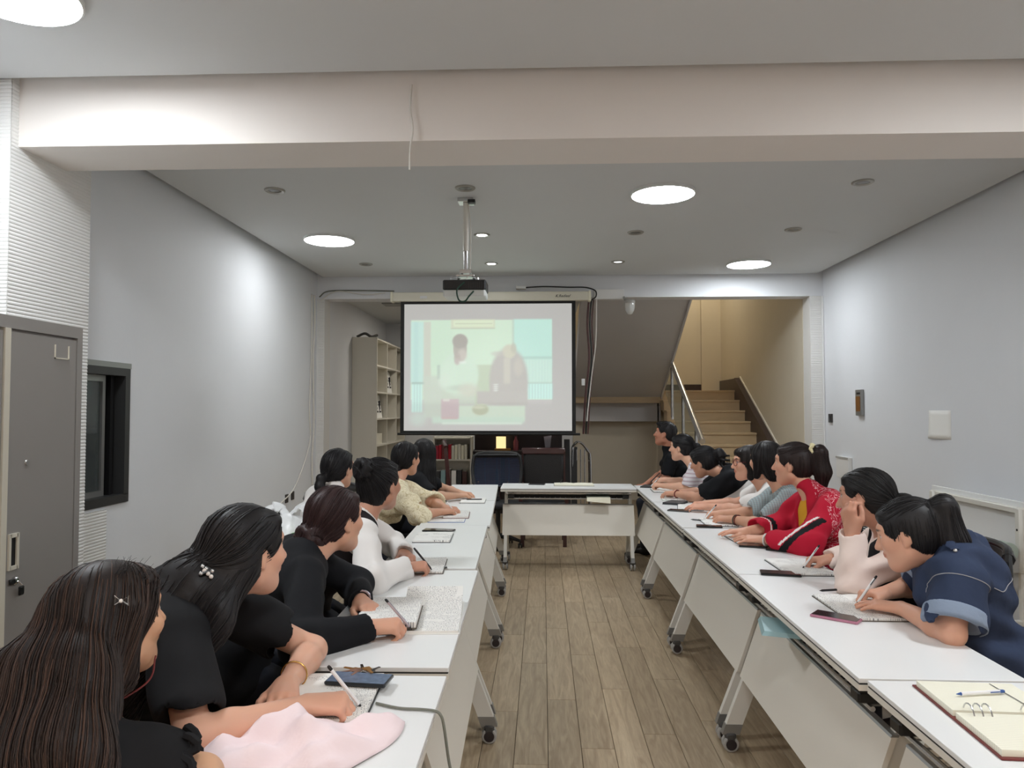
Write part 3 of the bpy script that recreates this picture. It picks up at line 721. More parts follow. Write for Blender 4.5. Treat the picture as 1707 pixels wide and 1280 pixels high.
# cables and pipes
t = tube('beam_wire', spline([aty(686, 141, 3.50), aty(684, 180, 3.495), aty(688, 215, 3.49), aty(684, 246, 3.49), aty(683, 283, 3.5)]), .005, 'cable_white'); tag(t, 'thin white wire hanging down over the near ceiling beam', 'wire')
pts = [atx(522, 486, XL+.012), atx(521, 560, XL+.012), atx(522, 640, XL+.012), atx(520, 700, XL+.012), atx(518, 760, XL+.012), atx(517, 845, XL+.012)]
pts = [(XL+.012, 8.70+.03*math.sin(i*2.1), z) for i, z in enumerate((2.86, 2.5, 2.1, 1.7, 1.3, .9, .6))]
t = tube('conduit_cable', spline(pts), .011, 'cable_white'); tag(t, 'pale cable running down the corner of the left wall, thicker one', 'cable')
t = tube('conduit_cable', spline([(XL+.014, 8.60, 2.86), (XL+.012, 8.62, 2.2), (XL+.012, 8.56, 1.5), (XL+.012, 8.58, 1.1), (XL+.012, 8.1, .65), (XL+.012, 7.6, .5)]), .007, 'cable_white'); tag(t, 'thin pale cable bending from the left wall corner towards the bags', 'cable')
t = tube('beam_cable', spline([(XL+.03, 8.84, 2.86), (-2.6, 8.835, 2.93), (-2.2, 8.838, 2.935), (-1.8, 8.838, 2.925)]), .008, 'cable_grey'); tag(t, 'grey cable along the far beam left of the screen housing', 'cable')
t = tube('beam_cable', spline([(XL+.05, 8.835, 2.82), (-2.5, 8.82, 2.925), (-2.15, 8.80, 2.88), (-1.9, 8.80, 2.9)]), .006, 'cable_white'); tag(t, 'sagging white cable at the left end of the far beam', 'cable')
t = tube('beam_cable', spline([(-.25, 8.76, 2.94), (0, 8.76, 2.955), (.3, 8.76, 2.945), (.5, 8.75, 2.94), (.62, 8.74, 2.9), (.63, 8.74, 2.83), (.58, 8.75, 2.79)]), .008, 'cable_black'); tag(t, 'black cable looping off the right end of the screen housing', 'cable')
m = MB(); m.box((-.32, 8.74, 2.93), (-.20, 8.85, 2.965), 'white_plastic', bev=.005); tag(m.build('cable_adapter'), 'small white adapter on top of the screen housing', 'adapter')
m = MB(); a = aty(990, 483, 8.83); b = aty(1040, 499, 8.83)
m.box((a[0], 8.80, b[2]), (b[0], 8.85, a[2]), 'white_plastic', bev=.004); tag(m.build('cable_trunking'), 'white cable trunking on the far beam leading to the emergency lamp', 'trunking')
for k, (dx, mt_) in enumerate(((0, 'cable_maroon'), (.03, 'cable_black'), (.055, 'cable_maroon'))):
    x = .53+dx
    t = tube('hanging_cable', spline([(x+.02, 8.80, 2.80), (x, 8.80, 2.5), (x+.02, 8.80, 2.1), (x-.02, 8.80, 1.7), (x-.04, 8.80, 1.4), (x-.05, 8.82, 1.2)]), .012-.002*k, mt_); tag(t, ('thick maroon cable', 'black cable', 'second maroon cable')[k]+' hanging beside the right edge of the screen', 'cable')
t = tube('hanging_cable', spline([(.64, 8.79, 2.80), (.63, 8.79, 2.3), (.58, 8.79, 1.9), (.54, 8.79, 1.55), (.52, 8.79, 1.35)]), .007, 'cable_white'); tag(t, 'white cable hanging outermost beside the right edge of the screen', 'cable')
p = aty(972, 637, 8.79); m = MB(); m.box((p[0]-.02, 8.765, p[2]-.04), (p[0]+.02, 8.80, p[2]+.04), 'white_plastic', bev=.004); tag(m.build('inline_switch'), 'small white inline switch on the cables by the screen', 'switch')
p = aty(1050, 513, 8.72)
t = thing('emergency_lamp', 'egg-shaped clear glass wall lamp hanging from the far beam', 'lamp', (p[0], p[1], p[2]))
m = MB(); m.tube([(-.06, .09, .14), (-.06, .0, .10), (-.03, 0, .09), (0, 0, .085)], .014, 8, 'grey_metal'); m.lathe([(.055, .05), (.062, .06), (.062, .08), (.05, .092), (.02, .095)], n=18, mt='wheel_grey'); m.build('bracket', parent=t, smooth=True)
m = MB(); m.lathe([(.056, .055), (.06, .02), (.052, -.03), (.03, -.07), (.008, -.082)], n=20, mt='clear_globe'); m.build('globe', parent=t, smooth=True)
m = MB(); m.lathe([(.02, .05), (.022, .0), (.012, -.03), (.004, -.035)], n=12, mt='white_plastic'); m.build('bulb', parent=t, smooth=True)

# ------------------------------------------------------------------ alcove furniture behind the screen
SX0, SX1, SY0, cw = -2.655, -2.305, 10.16, .70
t = thing('cube_bookshelf', 'tall cream cube bookshelf with open compartments left of the screen', 'bookshelf', (SX0, SY0, 0))
D = SX1-SX0; shz = [2.48-.374*k for k in range(7)]
box('side_panel', (0, 0, 0), (D, .03, 2.5), 'shelf_board', t)
for k in range(1, 4): box('divider', (.01, k*cw, .23), (D-.004, k*cw+.022, 2.48), 'shelf_board', t)
for z in shz: box('shelf', (.012, .03, z-.01), (D, 2.1, z+.012), 'shelf_board', t)
box('back_panel', (0, .03, .2), (.012, 2.1, 2.5), 'shelf_board', t)
def shelf_item(name, label, cat, c_, r_, a, b, mt_):
    z = shz[r_]+.012; y = SY0+.03+c_*cw
    m = MB(); m.box((SX0+a[0], y+a[1], z), (SX0+b[0], y+b[1], z+b[2]), mt_, bev=.004); return tag(m.build(name), label, cat)
def sign_board(c_, r_, label):
    z = shz[r_]+.0125; y = SY0+.03+c_*cw
    t = thing('certificate_board', label, 'board', (SX1-.06, y+.33, z), group='leaning boards with dark brush characters')
    m = MB(); m.hull8([(-.01, -.28, 0), (.0, -.28, 0), (.0, .28, 0), (-.01, .28, 0), (-.06, -.28, .33), (-.05, -.28, .33), (-.05, .28, .33), (-.06, .28, .33)], 'paper'); m.build('board', parent=t)
    m = MB()
    for k in range(3):
        yy = -.19+k*.18
        for dz, w_ in ((.08, .05), (.13, .03), (.18, .06), (.22, .04)):
            xx = .003-.05*dz/.33; m.box((xx, yy-w_, dz), (xx+.004, yy+w_, dz+.022), 'ink')
        m.box((-.03, yy-.012, .07), (-.013, yy+.012, .25), 'ink')
    m.build('brush_characters', parent=t)
sign_board(0, 3, 'white board with dark characters leaning in the third-row compartment')
sign_board(1, 2, 'white board with dark characters leaning in the second-row compartment')
shelf_item('folder', 'red folder standing in the top row of the cube bookshelf', 'folder', 1, 1, (.16, .04, 0), (.30, .08, .24), 'ink_red')
shelf_item('dark_vase', 'dark box in the top row of the cube bookshelf by the screen', 'box', 2, 1, (.14, .08, 0), (.3, .25, .25), 'cover_dark')
shelf_item('basket_box', 'small cream box low in the cube bookshelf', 'box', 0, 4, (.1, .2, 0), (.3, .55, .15), 'off_white')
m = MB(); m.tube(spline([(-2.6, 10.2, 2.51), (-2.5, 10.25, 2.56), (-2.42, 10.3, 2.52), (-2.36, 10.4, 2.55)]), .02, 6, 'rubber_grey'); tag(m.build('cloth_bundle', smooth=True), 'small dark bundle on top of the cube bookshelf', 'bundle')
# low white bookcase with books
BY = 10.4
a = aty(722, 728, BY); b = aty(786, 800, BY)
t = thing('low_bookcase', 'low cream bookcase with red and orange books below the screen', 'bookcase', (a[0], BY, 0))
w_ = b[0]-a[0]; zt_ = a[2]
for xx in (0, w_-.02): box('side_panel', (xx, 0, 0), (xx+.02, .3, zt_), 'shelf_board', t)
szs = [.02, .42, .78, zt_-.02]
for z in szs: box('shelf', (.02, .005, z-.01), (w_-.02, .3, z+.01), 'shelf_board', t)
box('back_panel', (.02, .28, 0), (w_-.02, .3, zt_), 'shelf_board', t)
x = a[0]+.03; k = 0
bc = ['ink_red', 'red_cloth', 'cover_maroon', 'brass', 'red_cloth', 'off_white', 'paper_cream', 'off_white', 'paper_cream', 'off_white']
bn = ['crimson', 'bright red', 'maroon', 'orange', 'scarlet', 'ivory', 'cream', 'pale', 'beige', 'off-white']
for r_, cols in ((.79, bc), (.43, ['cover_dark', 'teal_case', 'cover_brown', 'paper', 'cover_dark', 'dark_red_wood'])):
    x = a[0]+.03; n = len(cols); wb = (w_-.09)/n
    for k, mt_ in enumerate(cols):
        h = .19+.03*((k*7) % 5)/5; m = MB(); m.box((x, BY+.03, r_), (x+wb*.86, BY+.2, r_+h), mt_, bev=.003); m.box((x+wb*.08, BY+.035, r_+h-.004), (x+wb*.78, BY+.19, r_+h+.001), 'paper')
        tag(m.build('book'), ('%s book on the upper shelf of the low bookcase' % bn[k]) if r_ > .6 else 'dark book, %s from the left on the lower shelf of the low bookcase' % ('first', 'second', 'third', 'fourth', 'fifth', 'sixth')[k], 'book', 'books in the low bookcase'); x += wb
# dark cabinet and things on it
CY = 10.6
a = aty(788, 720, CY); b = aty(938, 800, CY)
t = thing('dark_cabinet', 'dark brown wooden display cabinet below the projection screen', 'cabinet', (a[0], CY, 0)); w_ = b[0]-a[0]
m = MB(); m.box((0, .05, 0), (w_, .4, .86), 'dark_brown_wood'); m.box((0, .3, .86), (w_, .4, 1.9), 'dark_brown_wood'); m.build('body', parent=t)
m = MB(); m.box((-.02, 0, .86), (w_+.02, .4, .9), 'dark_brown_wood', bev=.006); m.build('top', parent=t)
for k in range(3): m = MB(); m.box((.03+k*w_/3, .035, .06), (w_/3-.03+k*w_/3, .05, .82), 'dark_red_wood', bev=.004); d = m.build('door', parent=t); m = MB(); m.ell((.08+k*w_/3, .028, .45), (.012, .012, .012), 8, 6, 'brass'); m.build('knob', parent=d)
p = aty(835, 737, CY-.02+.1)
t = thing('glowing_card', 'small glowing yellow card lamp on the dark cabinet', 'lamp', (p[0], CY+.1, .9))
m = MB(); m.box((-.07, 0, .03), (.07, .02, p[2]-.9+.08), 'yellow_card', bev=.004); m.build('panel', parent=t); box('stand', (-.09, -.03, 0), (.14, .05, .03), 'brass', t)
p = aty(860, 740, CY+.1); t = thing('red_bottle', 'dull red bottle right of the yellow card on the cabinet', 'bottle', (p[0], CY+.1, .9))
m = MB(); m.lathe([(.035, 0), (.038, .02), (.038, .13), (.018, .17), (.016, .2)], n=14, mt='red_bottle'); m.build('body', parent=t, smooth=True); m = MB(); m.cyl((0, 0, .2), (0, 0, .225), .018, 10, 'dark_red_wood'); m.build('cap', parent=t, smooth=True)
p = aty(913, 738, CY+.1); t = thing('crystal_trophy', 'shiny glass trophy standing on the right of the dark cabinet', 'trophy', (p[0], CY+.1, .9))
m = MB(); m.box((-.06, -.03, 0), (.06, .03, .03), 'black_plastic', bev=.004); m.build('base', parent=t); m = MB(); m.hull8([(-.035, -.015, .03), (.035, -.015, .03), (.035, .015, .03), (-.035, .015, .03), (-.055, -.015, .2), (.055, -.015, .22), (.055, .015, .22), (-.055, .015, .2)], 'glass_frame'); m.build('block', parent=t)
# chairs standing behind the cross table
c2 = make_office_chair('blue_mesh_chair', 'blue_mesh')
p = aty(832, 760, 8.25); c2.location = (p[0], 8.05, 0); c2.rotation_euler = (0, 0, math.pi+.1); c2['label'] = 'blue-grey mesh office chair standing behind the cross table'; c2['group'] = 'empty chairs behind the cross table'
for ch in c2.children:
    if ch.name.startswith('back') or ch.name.startswith('seat'):
        ch.scale = (1.22, 1.1, 1.0); ch.location.z = .10 if ch.name.startswith('back') else 0
t = thing('leather_chair', 'black leather armchair with dark red wooden frame behind the cross table', 'chair', (aty(906, 770, 8.3)[0], 8.3, 0), group='empty chairs behind the cross table')
m = MB(); m.box((-.23, .17, .5), (.23, .25, 1.02), 'black_leather', bev=.025); m.build('backrest', parent=t, smooth=True)
m = MB(); m.box((-.25, .15, .98), (.25, .27, 1.05), 'dark_red_wood', bev=.015); m.build('top_rail', parent=t, smooth=True)
m = MB(); m.box((-.24, -.25, .4), (.24, .2, .48), 'black_leather', bev=.02); m.build('seat', parent=t, smooth=True)
for sx in (-1, 1):
    for sy in (-.22, .22): box('leg', (sx*.23-.02, sy-.02, 0), (sx*.23+.02, sy+.02, .42 if sy < 0 else 1.0), 'dark_red_wood', t)
    m = MB(); m.box((sx*.25-.025, -.24, .62), (sx*.25+.025, .2, .66), 'dark_red_wood', bev=.008); m.box((sx*.25-.02, -.22, .4), (sx*.25+.02, -.18, .63), 'dark_red_wood'); m.build('armrest', parent=t)
def wood_chair(x, y, rz, label):
    t = thing('wooden_chair', label, 'chair', (x, y, 0), rz)
    m = MB(); m.box((-.2, -.2, .42), (.2, .2, .46), 'dark_red_wood', bev=.01); m.build('seat', parent=t)
    for sx in (-1, 1):
        m = MB(); m.hull8([(sx*.19-.018, .16, 0), (sx*.19+.018, .16, 0), (sx*.19+.018, .2, 0), (sx*.19-.018, .2, 0), (sx*.19-.018, .26, 1.08), (sx*.19+.018, .26, 1.08), (sx*.19+.018, .3, 1.08), (sx*.19-.018, .3, 1.08)], 'dark_red_wood'); m.build('rear_leg', parent=t)
        box('front_leg', (sx*.18-.018, -.19, 0), (sx*.18+.018, -.15, .42), 'dark_red_wood', t)
    m = MB(); m.tube(spline([(-.21, .27, 1.06), (-.1, .29, 1.1), (0, .295, 1.12), (.1, .29, 1.1), (.21, .27, 1.06)]), .024, 8, 'dark_red_wood'); m.build('top_rail', parent=t, smooth=True)
    for k in range(4): xx = -.11+k*.073; m = MB(); m.hull8([(xx-.015, .19, .46), (xx+.015, .19, .46), (xx+.015, .205, .46), (xx-.015, .205, .46), (xx-.015, .275, 1.08), (xx+.015, .275, 1.08), (xx+.015, .29, 1.08), (xx-.015, .29, 1.08)], 'dark_red_wood'); m.build('slat', parent=t)
wood_chair(-.86, 8.62, math.radians(97), 'dark red wooden chair seen edge-on before the low bookcase')
p = aty(972, 770, 8.95)
t = thing('chrome_trolley', 'chrome tubular trolley frame right of the black leather chair', 'trolley', (p[0], 9.25, 0))
for k, dy in enumerate((-.12, .12)):
    m = MB(); m.tube(spline([(-.12, dy, .12), (-.12, dy, .9), (-.09, dy, 1.05), (-.02, dy, 1.08), (.07, dy, .98), (.1, dy, .85), (.1, dy, .12)]), .014, 8, 'chrome'); m.build('side_loop', parent=t, smooth=True)
for z in (.2, .55, .85): m = MB(); m.cyl((.1, -.12, z), (.1, .12, z), .01, 8, 'chrome'); m.cyl((-.12, -.12, z), (-.12, .12, z), .01, 8, 'chrome'); m.build('cross_rail', parent=t, smooth=True)
for x_ in (-.07, -.02, .03): m = MB(); m.cyl((x_, -.12, .15), (x_, -.12, 1.0), .007, 8, 'chrome'); m.build('upright', parent=t, smooth=True)
m = MB(); m.box((-.13, -.14, .06), (.12, .14, .12), 'rubber_grey', bev=.01); m.build('base', parent=t)
for x_ in (-.1, .09):
    for y_ in (-.11, .11): m = MB(); m.lathe([(.03, -.012), (.03, .012)], c=(x_, y_, .03), n=12, mt='black_plastic', axis='x'); m.build('wheel', parent=t, smooth=True)
p = aty(948, 760, 9.0); t = thing('folded_black_stand', 'black folded stand leaning between leather chair and chrome trolley', 'stand', (p[0], 9.1, 0))
m = MB(); m.hull8([(-.06, -.02, 0), (.03, -.02, 0), (.03, .03, 0), (-.06, .03, 0), (-.05, .1, 1.12), (.02, .1, 1.12), (.02, .15, 1.12), (-.05, .15, 1.12)], 'black_leather'); m.build('board', parent=t)
m = MB(); m.hull8([(.03, -.06, 0), (.1, -.06, 0), (.1, -.03, 0), (.03, -.03, 0), (.04, .04, 1.03), (.11, .04, 1.03), (.11, .07, 1.03), (.04, .07, 1.03)], 'black_leather'); m.build('second_board', parent=t)

# ------------------------------------------------------------------ plastic bags by the left wall
def bag(name, c_, r_, mt_, label, knots=2, seed=1):
    t = thing(name, label, 'bag', (c_[0], c_[1], c_[2]))
    R_ = np.random.default_rng(seed); n, mm = 26, 16; ph = R_.uniform(0, 6.28, 8)
    vs = []; fs = []
    for i in range(mm+1):
        th = math.pi*i/mm
        for k in range(n):
            a = 2*math.pi*k/n
            rr = 1+.10*math.sin(3*a+ph[0]+2*th)+.08*math.sin(5*a+ph[1]-3*th)+.06*math.sin(9*a+ph[2]+5*th)+.05*math.sin(7*th+ph[3]+2*a)
            vs.append((r_[0]*rr*math.sin(th)*math.cos(a), r_[1]*rr*math.sin(th)*math.sin(a), r_[2]*(1-math.cos(th)*(1 if th > 1.57 else .999))))
    for i in range(mm):
        for k in range(n): l = (k+1) % n; fs.append((i*n+k, i*n+l, i*n+n+l, i*n+n+k))
    m = MB(); m.add(vs, fs, mt_); m.build('sack', parent=t, smooth=True)
    for k in range(knots):
        m = MB(); s = (-1)**k; m.tube(spline([(0, 0, 2*r_[2]-.02), (s*.04, .02, 2*r_[2]+.02), (s*.08, .0, 2*r_[2]+.035), (s*.11, -.03, 2*r_[2]+.02)]), [.03]*8+[.045]*8+[.02]*9, 7, mt_, flat=.3); m.build('bag_handle', parent=t, smooth=True)
    return t
# ------------------------------------------------------------------ people: implicit surfaces meshed in one piece
def nrm(v): v = np.asarray(v, float); return v/(np.linalg.norm(v)+1e-12)
class SDF:
    def __init__(s): s.ops = []
    def _add(s, op, fn, lo, hi, k): s.ops.append((op, fn, np.asarray(lo, float), np.asarray(hi, float), k)); return s
    def cap(s, a, b, ra, rb=None, k=.02, op='u', flat=None, fs=1.0):
        a = np.asarray(a, np.float32); b = np.asarray(b, np.float32); rb = ra if rb is None else rb
        ab = b-a; L2 = float(ab@ab)+1e-9
        if flat is None:
            def fn(p):
                q = p-a; t = np.clip((q@ab)/L2, 0, 1); q -= t[:, None]*ab
                return np.sqrt(np.einsum('ij,ij->i', q, q))-(ra+(rb-ra)*t)
        else:
            w = np.asarray(nrm(flat), np.float32)
            def fn(p):
                q = p-a; t = np.clip((q@ab)/L2, 0, 1); q -= t[:, None]*ab
                h = q@w; q += ((1/fs-1)*h)[:, None]*w
                return (np.sqrt(np.einsum('ij,ij->i', q, q))-(ra+(rb-ra)*t))*min(1, fs)**.5
        r = max(ra, rb)*max(1, fs); return s._add(op, fn, np.minimum(a, b)-r, np.maximum(a, b)+r, k)
    def ell(s, c, rad, M=None, k=.02, op='u'):
        c = np.asarray(c, np.float32); rad = np.asarray(rad, np.float32); M = np.eye(3, dtype=np.float32) if M is None else np.asarray(M, np.float32)
        mr = float(rad.min())
        def fn(p):
            q = ((p-c)@M.T)/rad; k0 = np.sqrt(np.einsum('ij,ij->i', q, q)); q = q/rad; k1 = np.sqrt(np.einsum('ij,ij->i', q, q))
            return np.where(k0 < .05, -mr, k0*(k0-1)/(k1+1e-9))
        e = np.abs(M.T)@rad; return s._add(op, fn, c-e, c+e, k)
    def plane(s, c, n, k=.005, op='i'):      # keep the side opposite to n
        c = np.asarray(c, np.float32); n = np.asarray(nrm(n), np.float32)
        return s._add(op, lambda p: (p-c)@n, None if False else [-1e3]*3, [1e3]*3, k)
    def noise(s, fn): return s._add('n', fn, [-1e3]*3, [1e3]*3, 0)
    @staticmethod
    def comb(op, d, e, k):
        if op == 'n': return d+e
        if op == 'u':
            h = np.clip(.5+.5*(d-e)/k, 0, 1); return d*(1-h)+e*h-k*h*(1-h)
        if op == 's': e = -e
        h = np.clip(.5-.5*(d-e)/k, 0, 1); return d*(1-h)+e*h+k*h*(1-h)
    def eval(s, p):
        p = np.asarray(p, np.float32); d = np.full(len(p), 1.0, np.float32)
        for op, fn, lo, hi, k in s.ops: d = s.comb(op, d, fn(p), k)
        return d
    def bounds(s):
        L = [o for o in s.ops if o[0] == 'u']; return np.min([o[2] for o in L], 0), np.max([o[3] for o in L], 0)
    def mesh(s, v, clip=None):
        lo, hi = s.bounds()
        if clip is not None: lo = np.maximum(lo, clip[0]); hi = np.minimum(hi, clip[1])
        lo = lo-3*v; B = 8
        nb = np.maximum(1, np.ceil((hi+3*v-lo)/(B*v)).astype(int)); n = nb*B
        bi = np.stack(np.meshgrid(*[np.arange(k) for k in nb], indexing='ij'), -1).reshape(-1, 3)
        ctr = lo+(bi+.5)*B*v-.5*v; dc = s.eval(ctr); half = B*v*.87
        keep = np.abs(dc) < half*1.25+.012
        D = np.where(dc.reshape(nb) < 0, -1, 1).astype(np.float32)
        D = D.repeat(B, 0).repeat(B, 1).repeat(B, 2)
        kb = bi[keep]; kc = ctr[keep]
        loc = np.stack(np.meshgrid(*[np.arange(B)]*3, indexing='ij'), -1).reshape(-1, 3)
        P = ((kb[:, None, :]*B+loc[None])*v+lo).astype(np.float32); nk = len(kb)
        d = np.full((nk, B**3), 1.0, np.float32)
        for op, fn, l, h, k in s.ops:
            m_ = np.all((kc > l-half-k) & (kc < h+half+k), 1)
            if not m_.any(): continue
            d[m_] = s.comb(op, d[m_], fn(P[m_].reshape(-1, 3)).reshape(-1, B**3), k)
        D5 = D.reshape(nb[0], B, nb[1], B, nb[2], B).transpose(0, 2, 4, 1, 3, 5)
        D5[kb[:, 0], kb[:, 1], kb[:, 2]] = d.reshape(-1, B, B, B)
        D = D5.transpose(0, 3, 1, 4, 2, 5).reshape(n)
        I = D < 0
        cs = np.zeros(tuple(n-1), np.int8)
        for dx in (0, 1):
            for dy in (0, 1):
                for dz in (0, 1): cs += I[dx:n[0]-1+dx, dy:n[1]-1+dy, dz:n[2]-1+dz]
        ac = np.argwhere((cs > 0) & (cs < 8)); N = len(ac)
        idx = np.full(tuple(n-1), -1, np.int32); idx[ac[:, 0], ac[:, 1], ac[:, 2]] = np.arange(N)
        acc = np.zeros((N, 3), np.float32); cnt = np.zeros(N, np.float32)
        co = [(x, y, z) for x in (0, 1) for y in (0, 1) for z in (0, 1)]
        cv = {c_: D[ac[:, 0]+c_[0], ac[:, 1]+c_[1], ac[:, 2]+c_[2]] for c_ in co}
        for c_ in co:
            for ax in range(3):
                if c_[ax]: continue
                e_ = list(c_); e_[ax] = 1; a_, b_ = cv[c_], cv[tuple(e_)]; m_ = (a_ < 0) != (b_ < 0)
                t = np.where(m_, a_/(a_-b_+1e-12*np.sign(a_-b_+1e-20)), 0)
                pt = np.tile(np.array(c_, np.float32), (N, 1)); pt[:, ax] = t
                acc += pt*m_[:, None]; cnt += m_
        V = lo+(ac+acc/np.maximum(cnt, 1)[:, None])*v
        Q = []
        for ax in range(3):
            o1, o2 = [(1, 2), (2, 0), (0, 1)][ax]
            sl0 = [slice(1, n[k]-1) for k in range(3)]; sl0[ax] = slice(0, n[ax]-1); sl1 = list(sl0); sl1[ax] = slice(1, n[ax])
            A_, B_ = I[tuple(sl0)], I[tuple(sl1)]; ed = np.argwhere(A_ != B_)
            if not len(ed): continue
            flip = A_[ed[:, 0], ed[:, 1], ed[:, 2]]
            base = ed+np.array([1, 1, 1]); base[:, ax] -= 1
            def g(d1, d2):
                q = base.copy(); q[:, o1] += d1; q[:, o2] += d2; return idx[q[:, 0], q[:, 1], q[:, 2]]
            q = np.stack([g(-1, -1), g(0, -1), g(0, 0), g(-1, 0)], 1)
            q[~flip] = q[~flip][:, ::-1]; Q.append(q)
        Q = np.concatenate(Q); Q = Q[(Q >= 0).all(1)]
        return V.astype(np.float32), Q

def np_mesh(name, V, Q, mats, parent, colr=None, mi=None, origin=(0, 0, 0), smooth=True):
    me = bpy.data.meshes.new(name); V = V-np.asarray(origin, np.float32)
    me.vertices.add(len(V)); me.vertices.foreach_set('co', V.astype(np.float32).ravel())
    k = Q.shape[1]; me.loops.add(Q.size); me.loops.foreach_set('vertex_index', Q.astype(np.int32).ravel())
    me.polygons.add(len(Q)); me.polygons.foreach_set('loop_start', np.arange(0, Q.size, k, dtype=np.int32))
    try: me.polygons.foreach_set('loop_total', np.full(len(Q), k, np.int32))
    except Exception: pass
    for m_ in mats: me.materials.append(MATS[m_])
    if mi is not None: me.polygons.foreach_set('material_index', mi.astype(np.int32))
    if smooth: me.polygons.foreach_set('use_smooth', np.ones(len(Q), bool))
    if colr is not None:
        at = me.attributes.new('Col', 'FLOAT_COLOR', 'POINT'); at.data.foreach_set('color', np.concatenate([colr, np.ones((len(colr), 1))], 1).astype(np.float32).ravel())
    me.update(calc_edges=True); me.validate()
    o = bpy.data.objects.new(name, me); col.objects.link(o)
    if parent is not None: o.parent = parent
    return o

mat('skin', (230, 190, 165), .48, attr='Col', sss=.12, spec=.35)
mat('hair', (20, 18, 18), .5, attr='Col', spec=.3)
def cloth(name, rgb, rough=.85, bump=.25, bscale=9, **kw): mat(name, rgb, rough, bump=bump, bscale=bscale, spec=.25, **kw)
cloth('cloth_black', (24, 24, 26)); cloth('cloth_black2', (18, 19, 23)); cloth('cloth_white', (234, 230, 226)); cloth('cloth_pinkwhite', (236, 216, 206)); cloth('cloth_navy', (30, 34, 48))
cloth('trouser_dark', (36, 38, 46)); cloth('trouser_jean', (50, 60, 84)); cloth('vest_black', (30, 26, 28)); cloth('denim', (47, 58, 82), bscale=14, bump=.5, var=.22, vscale=9); cloth('denim_cuff', (134, 148, 168), bump=.4, bscale=40, var=.15)
cloth('shoe', (30, 28, 28), .5); cloth('yellow_knit', (226, 170, 52)); cloth('scrunchie_cloth', (232, 222, 178), bump=.8, bscale=60)
def patterned(name, build):
    m = bpy.data.materials.new(name); m.use_nodes = True; MATS[name] = m; nt = m.node_tree; b = nt.nodes['Principled BSDF']
    b.inputs['Roughness'].default_value = .85; b.inputs['Specular IOR Level'].default_value = .25
    tc = nt.nodes.new('ShaderNodeTexCoord'); build(nt, b, tc.outputs['Object'])
def ramp(nt, fac, stops, interp='CONSTANT'):
    r = nt.nodes.new('ShaderNodeValToRGB'); r.color_ramp.interpolation = interp; e = r.color_ramp.elements
    e[0].position, e[0].color = stops[0][0], (*srgb(stops[0][1]), 1); e[1].position, e[1].color = stops[1][0], (*srgb(stops[1][1]), 1)
    for p_, c_ in stops[2:]: q = e.new(p_); q.color = (*srgb(c_), 1)
    nt.links.new(fac, r.inputs[0]); return r.outputs[0]
def wave(nt, vec, axis, scale, dist=0):
    n = nt.nodes.new('ShaderNodeTexWave'); n.wave_type = 'BANDS'; n.bands_direction = axis; n.inputs['Scale'].default_value = scale; n.inputs['Distortion'].default_value = dist; n.inputs['Detail'].default_value = 1
    nt.links.new(vec, n.inputs['Vector']); return n.outputs['Fac']
def p_stripe(nt, b, vec):
    nt.links.new(ramp(nt, wave(nt, vec, 'Z', 9), [(0, (226, 220, 224)), (.8, (84, 78, 104)), (.9, (214, 190, 196))]), b.inputs['Base Color'])
patterned('cloth_stripe', p_stripe)
def p_plaid(nt, b, vec):
    a = ramp(nt, wave(nt, vec, 'Z', 25), [(0, (150, 170, 176)), (.55, (104, 130, 142)), (.85, (190, 196, 192))]); c_ = ramp(nt, wave(nt, vec, 'X', 24), [(0, (176, 188, 190)), (.6, (96, 112, 122)), (.85, (170, 160, 150))])
    mx = nt.nodes.new('ShaderNodeMixRGB'); mx.inputs[0].default_value = .5; nt.links.new(a, mx.inputs[1]); nt.links.new(c_, mx.inputs[2]); nt.links.new(mx.outputs[0], b.inputs['Base Color'])
patterned('cloth_plaid', p_plaid)
def p_lace(nt, b, vec):
    n = nt.nodes.new('ShaderNodeTexNoise'); n.inputs['Scale'].default_value = 26; n.inputs['Detail'].default_value = 2; n.inputs['Distortion'].default_value = 2.5; nt.links.new(vec, n.inputs['Vector'])
    nt.links.new(ramp(nt, n.outputs['Fac'], [(.3, (206, 190, 146)), (.55, (240, 230, 200))], 'LINEAR'), b.inputs['Base Color'])
    bp = nt.nodes.new('ShaderNodeBump'); bp.inputs['Strength'].default_value = .7; bp.inputs['Distance'].default_value = .01; nt.links.new(n.outputs['Fac'], bp.inputs['Height']); nt.links.new(bp.outputs[0], b.inputs['Normal'])
patterned('cloth_lace', p_lace)
def p_red(nt, b, vec):
    # crimson with a white brush print on the back of the jacket (negative side of the x axis of the wearer)
    n = nt.nodes.new('ShaderNodeTexNoise'); n.inputs['Scale'].default_value = 17; n.inputs['Detail'].default_value = 1.5; n.inputs['Distortion'].default_value = 3.2; nt.links.new(vec, n.inputs['Vector'])
    f = ramp(nt, n.outputs['Fac'], [(0, (0, 0, 0)), (.49, (255, 255, 255)), (.535, (0, 0, 0))])
    sp = nt.nodes.new('ShaderNodeSeparateXYZ'); nt.links.new(vec, sp.inputs[0])
    g1 = nt.nodes.new('ShaderNodeMath'); g1.operation = 'GREATER_THAN'; g1.inputs[1].default_value = -.20; nt.links.new(sp.outputs['X'], g1.inputs[0])
    mu = nt.nodes.new('ShaderNodeMath'); mu.operation = 'MULTIPLY'; nt.links.new(f, mu.inputs[0]); nt.links.new(g1.outputs[0], mu.inputs[1])
    mx = nt.nodes.new('ShaderNodeMixRGB'); mx.inputs[1].default_value = (*srgb((184, 26, 52)), 1); mx.inputs[2].default_value = (*srgb((238, 190, 196)), 1)
    nt.links.new(mu.outputs[0], mx.inputs[0]); nt.links.new(mx.outputs[0], b.inputs['Base Color'])
patterned('jacket_red', p_red)

